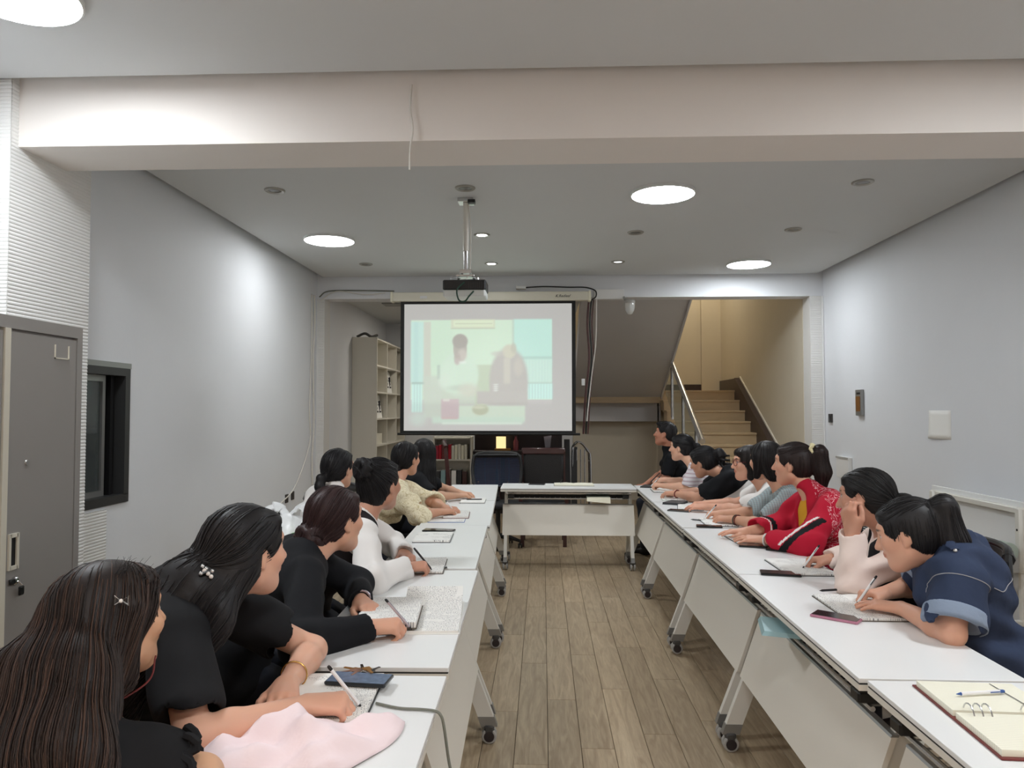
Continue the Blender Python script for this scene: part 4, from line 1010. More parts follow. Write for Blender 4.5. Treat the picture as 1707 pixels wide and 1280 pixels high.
def head_frame(yaw, pitch=0, roll=0):
    # columns: right, forward, up of the head in world space
    f0 = np.array([math.cos(yaw), math.sin(yaw), 0]); r0 = np.array([math.sin(yaw), -math.cos(yaw), 0]); u0 = np.array([0, 0, 1.0])
    f = f0*math.cos(pitch)+u0*math.sin(pitch); u = u0*math.cos(pitch)-f0*math.sin(pitch)
    r = r0*math.cos(roll)+u*math.sin(roll); u = u*math.cos(roll)-r0*math.sin(roll)
    return np.stack([r, f, u], 1)

def add_head(S, H, M, sc, male=False):
    W = lambda p: H+M@(np.array(p)*sc)
    R_ = M.T
    def E(c, r, k=.02, op='u'): S.ell(W(c), np.array(r)*sc, R_, k*sc, op)
    def C(a, b, ra, rb, k=.01, op='u'): S.cap(W(a), W(b), ra*sc, rb*sc, k*sc, op)
    E((0, -.018, .030), (.073, .093, .083)); E((0, .022, -.028), (.060, .066, .082), .03)
    C((0, .052, -.088), (0, .062, -.094), .024, .018, .03); C((-.045, -.0, -.06), (0, .05, -.09), .024, .02, .03); C((.045, -.0, -.06), (0, .05, -.09), .024, .02, .03)
    E((0, .066, .036), (.05, .022, .016), .03)
    for s in (-1, 1): E((s*.040, .060, -.018), (.022, .02, .02), .025)
    for s in (-1, 1): E((s*.031, .092, .008), (.015, .013, .009), .012, 's')
    for s in (-1, 1): E((s*.031, .0705, .008), (.0125, .0125, .0115), .004)
    C((0, .082, .014), (0, .103, -.026), .0075, .0125, .012)
    for s in (-1, 1): E((s*.011, .093, -.029), (.008, .010, .007), .008)
    E((0, .0845, -.050), (.023, .009, .0055), .008); E((0, .083, -.060), (.020, .0095, .006), .008)
    for s in (-1, 1):
        E((s*.074, -.008, -.004), (.009, .019, .030), .008); E((s*.084, -.003, .002), (.006, .010, .015), .005, 's'); E((s*.073, .0, -.03), (.008, .009, .010), .008)
def head_colors(V, H, M, sc, skin, male=False, col_hair=(.02, .016, .015)):
    q = ((V-H)@M)/sc; x, y, z = np.abs(q[:, 0]), q[:, 1], q[:, 2]
    c = np.tile(np.array(skin), (len(V), 1))
    def blend(mk, rgb): c[:] = c*(1-mk[:, None])+np.array(rgb)*mk[:, None]
    fr = (y > .03) & (z > -.15) & (z < .12) & (x < .09)
    g = lambda d: np.clip(1-d, 0, 1)
    lipd = np.minimum(((x/.024)**2+((z+.0545)/.0115)**2), 9); blend(fr*(y > .07)*np.clip((1.15-lipd)*3, 0, 1)*.7, (skin[0]*.72, skin[1]*.38, skin[2]*.38))
    ck = np.exp(-(((x-.042)/.02)**2+((z+.02)/.02)**2)); blend(fr*ck*.25, (skin[0]*1.0, skin[1]*.72, skin[2]*.7))
    br = ((x-.032)/.019)**2+((z-.029-.004*np.cos((x-.032)*60))/.0042)**2; blend(fr*np.clip((1.2-br)*2, 0, 1)*.85, col_hair)
    ey = ((x-.031)/.0135)**2+((z-.008)/.0058)**2; blend(fr*np.clip((1.1-ey)*4, 0, 1), (.62, .58, .55))
    ir = np.hypot(x-.031, z-.008)/.0048; blend(fr*np.clip((1.1-ir)*4, 0, 1), (.015, .01, .01))
    la = ((x-.031)/.0155)**2+((z-.0145)/.0026)**2; blend(fr*np.clip((1.2-la)*3, 0, 1)*.55, (.03, .02, .02))
    return c
def add_hand(S, Wp, f, n, side, pose, sc=1.0):
    """Wp wrist, f finger direction, n back-of-hand normal, side +1 when the thumb lies along cross(f, n)"""
    f = nrm(f); n = nrm(n-f*(np.asarray(n)@f)); s = np.cross(f, n)*side
    P = lambda a, b, c: Wp+(f*a+s*b+n*c)*sc
    curls = {'flat': (8, 10, 8), 'relax': (28, 32, 20), 'pen': (52, 58, 30), 'fist': (72, 88, 55), 'cheek': (30, 62, 40), 'spread': (14, 18, 12)}[pose]
    kn = [(.082, .027, .0), (.086, .009, .004), (.082, -.009, .002), (.074, -.026, -.003)]; ln = [.068, .076, .070, .055]; rd = [.0088, .009, .0086, .0076]
    for i, (k_, L, r) in enumerate(zip(kn, ln, rd)):
        S.cap(P(.004, k_[1]*.55, 0), P(*k_), .0155*sc, .0118*sc, .014)
    S.cap(P(.0, .03*.6, -.004), P(.045, .03, -.006), .013*sc, .011*sc, .014)
    tip = None
    for i, (k_, L, r) in enumerate(zip(kn, ln, rd)):
        p = P(*k_); a = 0; fan = (1.5-i)*(.09 if pose in ('flat', 'spread') else .03)
        d0 = nrm(f+s*fan)
        for j, (fr, cu) in enumerate(zip((.46, .30, .24), curls)):
            a += math.radians(cu*(1+.06*i)); d = d0*math.cos(a)-n*math.sin(a); q = p+d*L*fr*sc
            S.cap(p, q, r*sc*(1-.07*j), r*sc*(.95-.09*j), .0035 if j else .008); p = q
        if i == 0: tip = p
    b0 = P(.018, .026, -.008)
    if pose in ('pen', 'fist'): t1 = P(.050, .040, -.020); t2 = P(.072, .030, -.036); t3 = tip+(t2-tip)*.35
    elif pose == 'cheek': t1 = P(.045, .048, -.012); t2 = P(.075, .050, -.02); t3 = P(.098, .045, -.024)
    else: t1 = P(.045, .048, -.012); t2 = P(.072, .056, -.014); t3 = P(.092, .053, -.018)
    S.cap(b0, t1, .0145*sc, .0115*sc, .012); S.cap(t1, t2, .0112*sc, .0098*sc, .004); S.cap(t2, t3, .0098*sc, .008*sc, .004)
    return tip

LENS = []
def person(label, head, hyaw, pelvis, byaw, Larm, Rarm, hair, top, skin=(208, 162, 134), hpitch=0, hroll=0, neck=None, sc=1.0, voxel=.005,
           trousers='trouser_dark', male=False, hairc=(.012, .011, .012), chair=None, chair_at=None, tilt=0, strands=300, name='person'):
    """arms: (elbow, wrist, finger direction, back normal, pose)"""
    H = np.array(head, float); hy = math.radians(hyaw); by = math.radians(byaw)
    M = head_frame(hy, math.radians(hpitch), math.radians(hroll)); P = np.array([*pelvis, .60])
    fwd = np.array([math.cos(by), math.sin(by), 0]); lat = np.array([math.sin(by), -math.cos(by), 0])   # lat = wearer's right
    hb = H+M@np.array([0, -.03, -.085])*sc
    N = np.array(neck, float) if neck is not None else hb+nrm(np.array([P[0], P[1], .2])-np.array([hb[0], hb[1], 1.4]))*.105
    if neck is not None: N = N+np.array([0, 0, .03])
    up = nrm(N-P); fw2 = nrm(fwd-up*(fwd@up)); lt = nrm(lat-up*(lat@up)); lt2 = nrm(lt+up*math.tan(math.radians(tilt)))
    Fm = np.stack([lt, fw2, up])   # rows: local axes
    L = np.linalg.norm(N-P); sw = (.185 if male else .16)*sc
    SR = N+lt2*sw-up*.065*sc; SL = N-lt2*sw-up*.065*sc
    root = thing(name, label, 'person', (P[0], P[1], 0), group='people seated at the tables'); org = np.array([P[0], P[1], 0])
    chest = P+up*L*.66+fw2*.0; waist = P+up*L*.34
    arms = []
    for (S_, A) in ((SR, Rarm), (SL, Larm)):
        e, w = np.array(A[0], float), np.array(A[1], float); arms.append((S_, e, w, A)); LENS.append((label[:25], round(float(np.linalg.norm(e-S_)), 2), round(float(np.linalg.norm(w-e)), 2)))
    def torso(S, g, k=.05, low=True):
        if low: S.ell(P, (.165*sc+g, .115*sc+g, .13*sc+g), Fm, k)
        S.cap(P+up*.05 if low else waist+up*.04, chest, .112*sc+g, .125*sc+g, k, flat=fw2, fs=.80)
        S.ell(chest, (.152*sc+g, .105*sc+g, .15*sc+g), Fm, k); S.cap(SR-lt2*.035*sc-up*.01, SL+lt2*.035*sc-up*.01, .050*sc+g, .050*sc+g, k)
        S.cap(N-up*.03, SR-lt2*.03+up*.012, .045*sc+g*.6, .036*sc+g*.6, .04); S.cap(N-up*.03, SL+lt2*.03+up*.012, .045*sc+g*.6, .036*sc+g*.6, .04)
        if not male:
            for s in (-1, 1): S.ell(chest+lt*s*.068*sc+fw2*.075*sc-up*.005, np.array((.060, .052, .062))*sc+g, Fm, .05)
    # body, one continuous surface
    S = SDF(); torso(S, 0, low=False)
    S.cap(N-up*.04, hb+M@np.array([0, .0, .02]), .056*sc, .047*sc, .03)
    for i, (S_, e, w, A) in enumerate(arms):
        S.cap(S_, e, .046*sc, .036*sc, .03); mid = e+(w-e)*.3; S.cap(e, mid, .037*sc, .0385*sc, .02); S.cap(mid, w, .0385*sc, .0245*sc, .02)
        add_hand(S, w, np.array(A[2], float), np.array(A[3], float), (-1 if i == 0 else 1), A[4], sc)
    add_head(S, H, M, sc, male)
    V, Q = S.mesh(voxel*1.13); sk = np.array(srgb(skin))
    c_ = head_colors(V, H, M, sc, sk, male)
    for (S_, e, w, A) in arms:   # warmer knuckles and finger tips
        d = np.linalg.norm(V-(w+nrm(A[2])*.1), axis=1); mk = np.clip(1-d/.09, 0, 1)*.35; c_ = c_*(1-mk[:, None])+(sk*np.array([1, .82, .78]))*mk[:, None]
    np_mesh('body', V, Q, ['skin'], root, c_, origin=org)
    # trousers and shoes
    S = SDF(); g = .012
    S.ell(P-up*.01, (.172*sc+g, .125*sc+g, .125*sc+g), Fm, .04)
    sh = []
    for s in (-1, 1):
        hp = np.array([P[0], P[1], .555])+lat*s*.085*sc; kn = hp+fwd*.40*sc+lat*s*.03; kn[2] = .535; an = kn+fwd*(-.02)+lat*s*.01; an[2] = .10
        S.cap(hp, kn, .088*sc, .064*sc, .03); S.cap(kn, an, .064*sc, .05*sc, .03); sh.append(an)
    S.plane(P+up*.12, up, .01)
    V, Q = S.mesh(.0145); np_mesh('trousers', V, Q, [trousers], root, origin=org)
    for an in sh:
        S = SDF(); b0 = np.array([an[0], an[1], .045]); S.cap(b0-fwd*.04, b0+fwd*.13, .042, .034, .02, flat=(0, 0, 1), fs=.8); S.cap(b0, an, .042, .04, .03); S.plane((0, 0, .006), (0, 0, -1), .004); S.plane((0, 0, .12), (0, 0, 1), .004)
        V, Q = S.mesh(.012); np_mesh('shoe', V, Q, ['shoe'], root, origin=org)
    # upper garment(s)
    ph = rng.uniform(0, 6.28, 6)
    def folds(amp):
        amp = amp*1.8
        def fn(p):
            q = p-P.astype(np.float32); a = q@lt.astype(np.float32); b = q@up.astype(np.float32); d = q@fw2.astype(np.float32)
            return (amp*np.sin(34*a+22*b+2.2*np.sin(19*b+ph[0])+ph[1])*np.sin(17*d+9*b+ph[2])+.5*amp*np.sin(52*b-25*d+3*np.sin(14*a+ph[3]))-.7*amp).astype(np.float32)
        return fn
    gsd = {}
    for gi, gm in enumerate(top):
        S = SDF(); g = gm.get('g', .010); torso(S, g, .05)
        S.ell(P+up*.02, (.165*sc+g+.012, .118*sc+g+.012, .14*sc+g), Fm, .05)
        sl = gm.get('sleeve', .5)
        if sl > 0:
            for i, (S_, e, w, A) in enumerate(arms):
                if i in gm.get('skip', ()): continue
                if sl <= 1:
                    T = S_+(e-S_)*sl; S.cap(S_, T, .050*sc+g, (.046*sc+g+gm.get('flare', .006)), .03); cut = (T, nrm(e-S_))
                else:
                    T = e+(w-e)*(sl-1); S.cap(S_, e, .050*sc+g, .041*sc+g, .03); S.cap(e, T, .041*sc+g, .030*sc+g+gm.get('flare', 0), .02); cut = (T, nrm(w-e))
                    S.ell(e-nrm(w-e)*.0, np.array((.046, .046, .046))*sc+g*.8, None, .03)
                cc = np.array(cut[0])+cut[1]*.045; S.ell(cc, (.052, .052, .052)*np.array(sc) if False else (.050+g+gm.get('flare', .0), )*3, None, .006, 's') if sl < 1.6 else S.ell(np.array(cut[0])+cut[1]*.038, (.042+g,)*3, None, .006, 's')
        if gm.get('collar'): S.cap(N-up*.02, N+up*.004*gm['collar']+nrm(hb-N)*.008*gm['collar'], .064*sc, .058*sc, .012)
        S.noise(folds(gm.get('fold', .0028)))
        # neck opening
        nr = gm.get('neck', .062); v_ = gm.get('vneck', 0)
        if not gm.get('collar'): S.ell(N+up*.03+fw2*.025, (nr, nr+.012, nr), Fm, .008, 's')
        if v_: S.cap(N+fw2*.09+up*.03, N+fw2*.135-up*v_, .05, .012, .01, 's')
        if gm.get('open'):      # open front: remove a vertical wedge
            S.cap(N+fw2*.105+up*.03, P+fw2*.2+up*.0, .058, .035, .01, 's')
        S.plane(P-up*gm.get('hem', .06), -up, .008)
        if gm.get('armhole'):
            for i, (S_, e, w, A) in enumerate(arms): S.ell(S_+(e-S_)*.30+lt*(.05 if i == 0 else -.05), (.07, .07, .07), None, .01, 's')
        gsd[gm['name']] = S
        V, Q = S.mesh(gm.get('vox', max(voxel*1.35, .007)))
        o = np_mesh(gm['name'], V, Q, [gm['mat']], root, origin=org)
        if gm.get('label'): o['label'] = gm['label']
        if gm.get('post'): gm['post'](o, V, Q, arms)
    # hair
    W = lambda p: H+M@(np.array(p, float)*sc)
    hs = SDF(); R_ = M.T
    def E(c, r, k=.02, op='u'): hs.ell(W(c), np.array(r)*sc, R_, k, op)
    def C(a, b, ra, rb, k=.02, op='u'): hs.cap(W(a), W(b), ra*sc, rb*sc, k, op)
    flow = hair(E, C, hs, W, M, H, sc, up, N, fw2, lt)
    V, Q = hs.mesh(min(voxel, .0055)); base = np.array(hairc); hv = rng.uniform(.8, 1.25, (len(V), 1)); C0 = base*hv
    if strands:
        src = V[rng.integers(0, len(V), strands)].astype(np.float64); T = flow.get('steps', 10); st = flow.get('step', .0165)*sc
        paths = [src.copy()]; p = src.copy(); field = flow['f']
        def grad(p):
            e = .003; g_ = np.stack([hs.eval(p+np.eye(3)[k]*e)-hs.eval(p-np.eye(3)[k]*e) for k in range(3)], 1); return g_/(np.linalg.norm(g_, axis=1, keepdims=True)+1e-9)
        off = rng.uniform(-.0005, .003, strands)
        for k in range(T):
            g_ = grad(p); d = field(p); d = d-g_*np.einsum('ij,ij->i', d, g_)[:, None]*.9; d /= np.linalg.norm(d, axis=1, keepdims=True)+1e-9
            p = p+d*st; p = p-g_*((hs.eval(p)-off)[:, None]); paths.append(p.copy())
        PT = np.stack(paths, 1); n_, T1 = PT.shape[:2]
        tg = np.gradient(PT, axis=1); tg /= np.linalg.norm(tg, axis=2, keepdims=True)+1e-9
        rv = rng.normal(size=(n_, 1, 3)); u_ = np.cross(tg, rv); u_ /= np.linalg.norm(u_, axis=2, keepdims=True)+1e-9; v_ = np.cross(tg, u_)
        rad = (flow.get('r', .0011)*sc*np.minimum(1, 1.15-np.linspace(0, 1, T1)**3))[None, :, None]
        ring = np.stack([PT+rad*(math.cos(a)*u_+math.sin(a)*v_) for a in (0, 2.094, 4.189)], 2).reshape(-1, 3)
        i0 = np.arange(n_)[:, None, None]*T1*3+np.arange(T1-1)[None, :, None]*3+np.arange(3)[None, None, :]; i1 = np.arange(n_)[:, None, None]*T1*3+np.arange(T1-1)[None, :, None]*3+(np.arange(3)[None, None, :]+1) % 3
        q2 = np.stack([i0, i1, i1+3, i0+3], -1).reshape(-1, 4)+len(V)
        tint = np.array(flow.get('tint', base*2.2)); mx = (rng.uniform(0, 1, (n_, 1))**2.2); cs = base*(1-mx)+tint*mx
        V = np.concatenate([V, ring.astype(np.float32)]); Q = np.concatenate([Q, q2]); C0 = np.concatenate([C0, np.repeat(cs, T1*3, 0)])
    o = np_mesh('hair', V, Q, ['hair'], root, C0, origin=org)
    if chair and chair_at: place_chair(chair_at[0], chair_at[1], math.radians(chair_at[2]), chair)
    elif chair: place_chair(P[0]-fwd[0]*.04, P[1]-fwd[1]*.04, by, chair)
    ctx = dict(root=root, H=H, M=M, W=W, sc=sc, org=org, arms=arms, N=N, up=up, fw=fw2, lt=lt, P=P, SR=SR, SL=SL, R=lambda p: np.asarray(p, float)-org, fwd=fwd, hs=hs, gs=gsd)
    return ctx

# ------------------------------------------------------------------ hair styles (head space: x right, y forward, z up)
def cap_base(E, C, big=1.0, low=-.03, fringe=False, ears=True, part=0):
    E((0, -.020, .032), (.085*big, .105*big, .095*big), .02); E((0, -.045, -.012), (.073*big, .074*big, .074*big), .03)
    E((0, .105, -.030 if not fringe else -.052), (.066, .070, .100), .012, 's')
    E((0, .06, -.10), (.09, .09, .075), .02, 's')
    if ears:
        for s in (-1, 1): E((s*.088, .012, -.018), (.026, .026, .036), .012, 's')
    if part: E((part, .0, .135), (.004, .10, .012), .01, 's')
def toward(W, T, sag=0):
    t = W(T)
    def f(p): d = t-p; return d/(np.linalg.norm(d, axis=1, keepdims=True)+1e-9)+np.array([0, 0, -sag])
    return f
def h_ponytail(tie=(0, -.098, .055), end=(0, -.17, -.12), r=.034, fringe=True, curl=0):
    def h(E, C, hs, W, M, H, sc, up, N, fw, lt):
        cap_base(E, C, 1.0, fringe=False)
        if fringe: E((0, .050, .080), (.056, .030, .020), .02)
        t = np.array(tie); e = np.array(end); m1 = t+np.array([0, -.055, .0]); m2 = (m1+e)/2+np.array([0, -.012, .012])
        C(t*.86, m1, .020, r*.85, .015); C(m1, m2, r*.85, r, .02); C(m2, e, r, r*.35, .02)
        if curl:
            for k in range(10):
                a = k*2.4; C(m1+np.array([.03*math.cos(a), -.02*math.sin(a), -.012*k]), m1+np.array([.04*math.cos(a+.6), -.03+.03*math.sin(a), -.012*k-.02]), .010, .008, .01)
        tw = W(tie); ew = W(end)
        def f(p):
            near = (np.linalg.norm(p-tw, axis=1) < .045*sc) | (((p-tw)@(ew-tw)) > 0)
            d1 = tw-p; d1 /= np.linalg.norm(d1, axis=1, keepdims=True)+1e-9; d2 = nrm(ew-W(m1))
            return np.where(near[:, None], d2, d1)
        return dict(f=f)
    return h
def h_bun(bun=(0, -.105, -.05), r=.045, messy=.3, low=True):
    def h(E, C, hs, W, M, H, sc, up, N, fw, lt):
        cap_base(E, C, 1.0); E((0, .050, .080), (.056, .030, .020), .02)
        if bun[2] > 0: E((0, -.058, -.055), (.060, .048, .052), .02)
        b = np.array(bun); E(b, (r*1.1, r*.85, r), .02)
        for k in range(9):
            a = k*.7; p = b+np.array([r*.75*math.cos(a), -r*.45, r*.75*math.sin(a)]); q = b+np.array([r*.75*math.cos(a+.9), -r*.55, r*.75*math.sin(a+.9)]); C(p, q, .016, .014, .008)
        if messy:
            for k in range(8): a = k*1.9; p = b+np.array([r*math.cos(a), -.01, r*math.sin(a)]); C(p, p+np.array([.014*math.cos(a+1), -.012, .014*math.sin(a+1)]), .006, .003, .008)
        return dict(f=toward(W, bun))
    return h
def h_long(pts, rads, flat=None, fs=.5, tint=None, ears=False, extra=(), tie=None, steps=16, step=.028, side=True, world=True, r=.0018):
    """long hair: cap plus a mass following world points"""
    def h(E, C, hs, W, M, H, sc, up, N, fw, lt):
        cap_base(E, C, 1.03, ears=ears)
        E((0, .052, .080), (.058, .030, .022), .02)
        if side:
            for s in (-1, 1): C((s*.072, -.012, .04), (s*.074, -.03, -.09), .024, .026, .02)
        P_ = [np.array(p) for p in pts]
        for i in range(len(P_)-1): hs.cap(P_[i], P_[i+1], rads[i], rads[i+1], .04, 'u', flat, fs)
        for ex, er in extra:
            for i in range(len(ex)-1): hs.cap(ex[i], ex[i+1], er[i], er[i+1], .04, 'u', flat, fs)
        e = P_[-1]; crown = W((0, .0, .14))
        if tie is not None:
            tw = W(tie)
        def f(p):
            d = np.tile(nrm(P_[-1]-P_[0]), (len(p), 1))
            near = np.clip(1-np.linalg.norm(p-H, axis=1)/(.15*sc), 0, 1)[:, None]
            rad_ = p-crown; rad_ /= np.linalg.norm(rad_, axis=1, keepdims=True)+1e-9
            d2 = d+near*rad_*1.3
            if tie is not None:
                up_ = ((p-H)@M[:, 2] > -.02*sc)[:, None]; t_ = tw-p; t_ /= np.linalg.norm(t_, axis=1, keepdims=True)+1e-9
                d2 = np.where(up_, t_+d*.3, d2)
            return d2
        o = dict(f=f, steps=steps, step=step, r=r)
        if tint is not None: o['tint'] = tint
        return o
    return h
def h_short(male=True):
    def h(E, C, hs, W, M, H, sc, up, N, fw, lt):
        E((0, -.018, .042), (.080, .100, .090), .02); E((0, -.05, .0), (.070, .062, .070), .02)
        E((0, .110, -.028), (.070, .070, .095), .012, 's'); E((0, .05, -.11), (.09, .11, .085), .02, 's')
        for s in (-1, 1): E((s*.086, .010, -.02), (.028, .030, .036), .012, 's')
        E((0, .06, .095), (.055, .035, .022), .02)
        c_ = W((0, -.05, .12))
        def f(p): d = p-c_; return d/(np.linalg.norm(d, axis=1, keepdims=True)+1e-9)
        return dict(f=f, steps=5, step=.008, r=.0022)
    return h
def h_bob(low=-.10, ears=False, tuft=0):
    def h(E, C, hs, W, M, H, sc, up, N, fw, lt):
        cap_base(E, C, 1.03, ears=ears); E((0, .056, .076), (.060, .032, .024), .02)
        C((0, -.07, .0), (0, -.075, low+.02), .075, .062, .03)
        for s in (-1, 1): C((s*.070, -.02, .03), (s*.072, .0, low), .034, .022, .02)
        c_ = W((0, .0, .14))
        def f(p): d = p-c_; d /= np.linalg.norm(d, axis=1, keepdims=True)+1e-9; return d+np.array([0, 0, -.9])
        return dict(f=f, steps=9, step=.015)
    return h
def child_mesh(ctx, m, name, smooth=True, label=None):
    m.v = [tuple(ctx['R'](v)) for v in m.v]; o = m.build(name, parent=ctx['root'], smooth=smooth)
    if label: o['label'] = label
    return o
def ring_around(c, axis, r, t, mt_, n=20):
    axis = nrm(axis); u = nrm(np.cross(axis, (0.3, .2, 1))); v = np.cross(axis, u); m = MB(); m.tube([c+r*(math.cos(a)*u+math.sin(a)*v) for a in np.linspace(0, 2*math.pi, n, endpoint=False)], t, 6, mt_, closed=True); return m
def bracelet(ctx, arm, mt_, frac=.88, r=.031, t=.003, label=None, name='bracelet'):
    S_, e, w, A = ctx['arms'][arm]; return child_mesh(ctx, ring_around(e+(w-e)*frac, w-e, r, t, mt_), name, label=label)

def on_hair(ctx, px, py, off=.003):
    d = pray(px, py); d = d/np.linalg.norm(d); c0 = np.linalg.norm(ctx['H']-CAM); t = np.linspace(c0-.3, c0+.2, 500); pts = CAM+t[:, None]*d
    v = ctx['hs'].eval(pts); i = np.argmax(v < off); return pts[i] if v[i] < off else CAM+d*c0

def onto(S, pts, off=.002):
    p = np.array(pts, float)
    for _ in range(6):
        e = .003; g = np.stack([S.eval(p+np.eye(3)[k]*e)-S.eval(p-np.eye(3)[k]*e) for k in range(3)], 1); g /= np.linalg.norm(g, axis=1, keepdims=True)+1e-9; p = p-g*(S.eval(p)-off)[:, None]
    return p
# ------------------------------------------------------------------ the people
UPV = (0, 0, 1)
def red_band(o, V, Q, arms):
    S_, e, w_, A = arms[1]; me = o.data; me.materials.append(MATS['cloth_black']); me.materials.append(MATS['cloth_white'])
    ctr = V[Q].mean(1); mi = np.zeros(len(Q), np.int32); ax = nrm(nrm(w_-e)*.8+np.array([0, 0, .75])); q = ctr-(e+(w_-e)*.30); d = q@ax; near = np.linalg.norm(ctr-e, axis=1) < .16
    mi[near & (np.abs(d) < .016)] = 1; mi[near & (d > .022) & (d < .034) & (q[:, 2] > -.01)] = 2
    S_, e, w_, A = arms[0]; q = ctr-(e+(w_-e)*.35); d = q@nrm(w_-e); near = np.linalg.norm(ctr-e, axis=1) < .14
    mi[near & (np.abs(d) < .014)] = 1; mi[near & (d > .018) & (d < .026)] = 2
    me.polygons.foreach_set('material_index', mi)
def T(name, m, **k): return dict(name=name, mat=m, **k)
# left row, from the camera backwards
c = person('woman in black ruffled top with long brown-black hair and bow clip, nearest on the left', (-.884, 1.50, 1.046), 62, (-1.10, 1.16), 65,
    ((-.99, 1.62, .80), (-.83, 1.50, .72), (.8, -.5, -.1), UPV, 'relax'), ((-.635, 1.37, .80), (-.53, 1.17, .785), (.3, -1, -.05), UPV, 'relax'),
    h_long([(-.915, 1.455, 1.04), (-.885, 1.36, .95), (-.835, 1.27, .85), (-.815, 1.22, .72)], [.088, .105, .115, .11], flat=(.42, .9, .1), fs=.62, extra=[([(-.93, 1.45, 1.03), (-.975, 1.36, .93), (-.985, 1.27, .83), (-.985, 1.22, .70)], [.085, .10, .115, .12])], tint=(.085, .045, .03), steps=17, step=.028, r=.0014),
    [T('blouse', 'cloth_black', sleeve=.8, flare=.012, fold=.004, neck=.055)], neck=(-.915, 1.40, .915), skin=(214, 166, 132), voxel=.0045, hairc=(.018, .012, .010), hpitch=4, strands=1500,
    chair='black mesh office chair under the woman with the bow clip')
m = MB(); w = c['W']; q = on_hair(c, 208, 998, .007)-FW*.012; vr = RT; vu = UP
for s_ in (-1, 1): m.tube([q, q+vr*s_*.013+vu*.008, q+vr*s_*.013-vu*.008], .0026, 6, 'silver', closed=True)
m.ell(q-FW*.002, (.004, .004, .004), 8, 6, 'pearl'); child_mesh(c, m, 'bow_clip', label='small silver bow hair clip')
m = MB()
for k in range(46):
    px = rng.uniform(185, 268); q0 = on_hair(c, px, 945+max(0, px-225)*.9+rng.uniform(0, 22), .0); dv = UP*rng.uniform(.5, 1)+RT*rng.uniform(-.3, 1.1)+FW*rng.uniform(-.4, .4); L_ = rng.uniform(.015, .042)
    m.tube([q0, q0+nrm(dv)*L_*.5, q0+nrm(dv)*L_+RT*rng.uniform(-.006, .012)], [.0007, .0005, .0003], 3, 'cable_black')
o = child_mesh(c, m, 'stray_hairs'); o['kind'] = 'stuff'
m = MB(); m.tube(spline([w((.045, .06, -.085)), w((.055, .03, -.13)), c['N']+c['fw']*.06+c['lt']*.04-c['up']*.02]), .002, 6, 'cover_maroon'); child_mesh(c, m, 'neck_cord')
m = MB(); 
for sh, el in ((c['SL'], c['arms'][1][1]), (c['SR'], c['arms'][0][1])):
    m = MB()
    ax = nrm(el-sh); u = nrm(np.cross(ax, (0, 0, 1))); v = np.cross(ax, u); ce = sh+(el-sh)*.78
    m.tube([ce+(.067+.008*math.sin(9*a))*(math.cos(a)*u+math.sin(a)*v)+ax*.012*math.sin(11*a+1) for a in np.linspace(0, 6.283, 60, endpoint=False)], .008, 6, 'cloth_black', closed=True)
    child_mesh(c, m, 'sleeve_ruffle')
m = MB()     # sequin patch on the shoulder
ce = c['SR']+nrm(CAM-c['SR'])*.07+RT*.018
q = onto(c['gs']['blouse'], [ce+RT*rng.uniform(-.01, .01)+UP*rng.uniform(-.035, .03) for k in range(24)], .001)
for p_ in q: m.ell(p_, (.003, .003, .003), 6, 4, 'pearl')
child_mesh(c, m, 'sequins')

c = person('woman in black T-shirt writing, half-up black hair with pearl clip, second on the left', (-.785, 1.95, 1.105), 52, (-1.16, 1.82), 35,
    (atz(522, 1083, .79), atz(478, 1140, .788), (.25, -1, -.02), UPV, 'flat'), (atz(322, 1232, .785), atz(510, 1176, .79), (1, .28, .0), (-.15, -.25, 1), 'pen'),
    h_long([(-.82, 1.905, 1.10), (-.905, 1.84, 1.02), (-.965, 1.765, .92), (-1.0, 1.72, .80)], [.08, .085, .09, .08], flat=(.6, .8, 0), fs=.55, extra=[([(-.80, 1.90, 1.06), (-.815, 1.81, .97), (-.83, 1.75, .88)], [.07, .06, .035])], tint=(.03, .026, .026), tie=(0, -.10, -.01), ears=True, side=False),
    [T('t_shirt', 'cloth_black', sleeve=.72, flare=.012, fold=.0035, neck=.06)], neck=(-.90, 1.86, 1.0), skin=(222, 172, 146), voxel=.0044, strands=750,
    chair='black mesh office chair under the woman in the black T-shirt')
child_mesh(c, ring_around(c['arms'][1][1]*.25+c['arms'][1][2]*.75, c['arms'][1][2]-c['arms'][1][1], .034, .0022, 'gold'), 'bangle', label='thin gold bangle')
m = MB()
for k, (px, py) in enumerate(((338, 944), (341, 951), (335, 956), (347, 956), (354, 952), (352, 961), (344, 948))): m.ell(on_hair(c, px, py, .006), (.0055, .0055, .0055), 10, 7, 'pearl' if k % 2 else 'silver')
m.tube([on_hair(c, 333, 958, .004), on_hair(c, 344, 953, .006), on_hair(c, 356, 956, .004)], .005, 6, 'black_plastic'); child_mesh(c, m, 'pearl_hair_clip', label='hair clip with pearls')

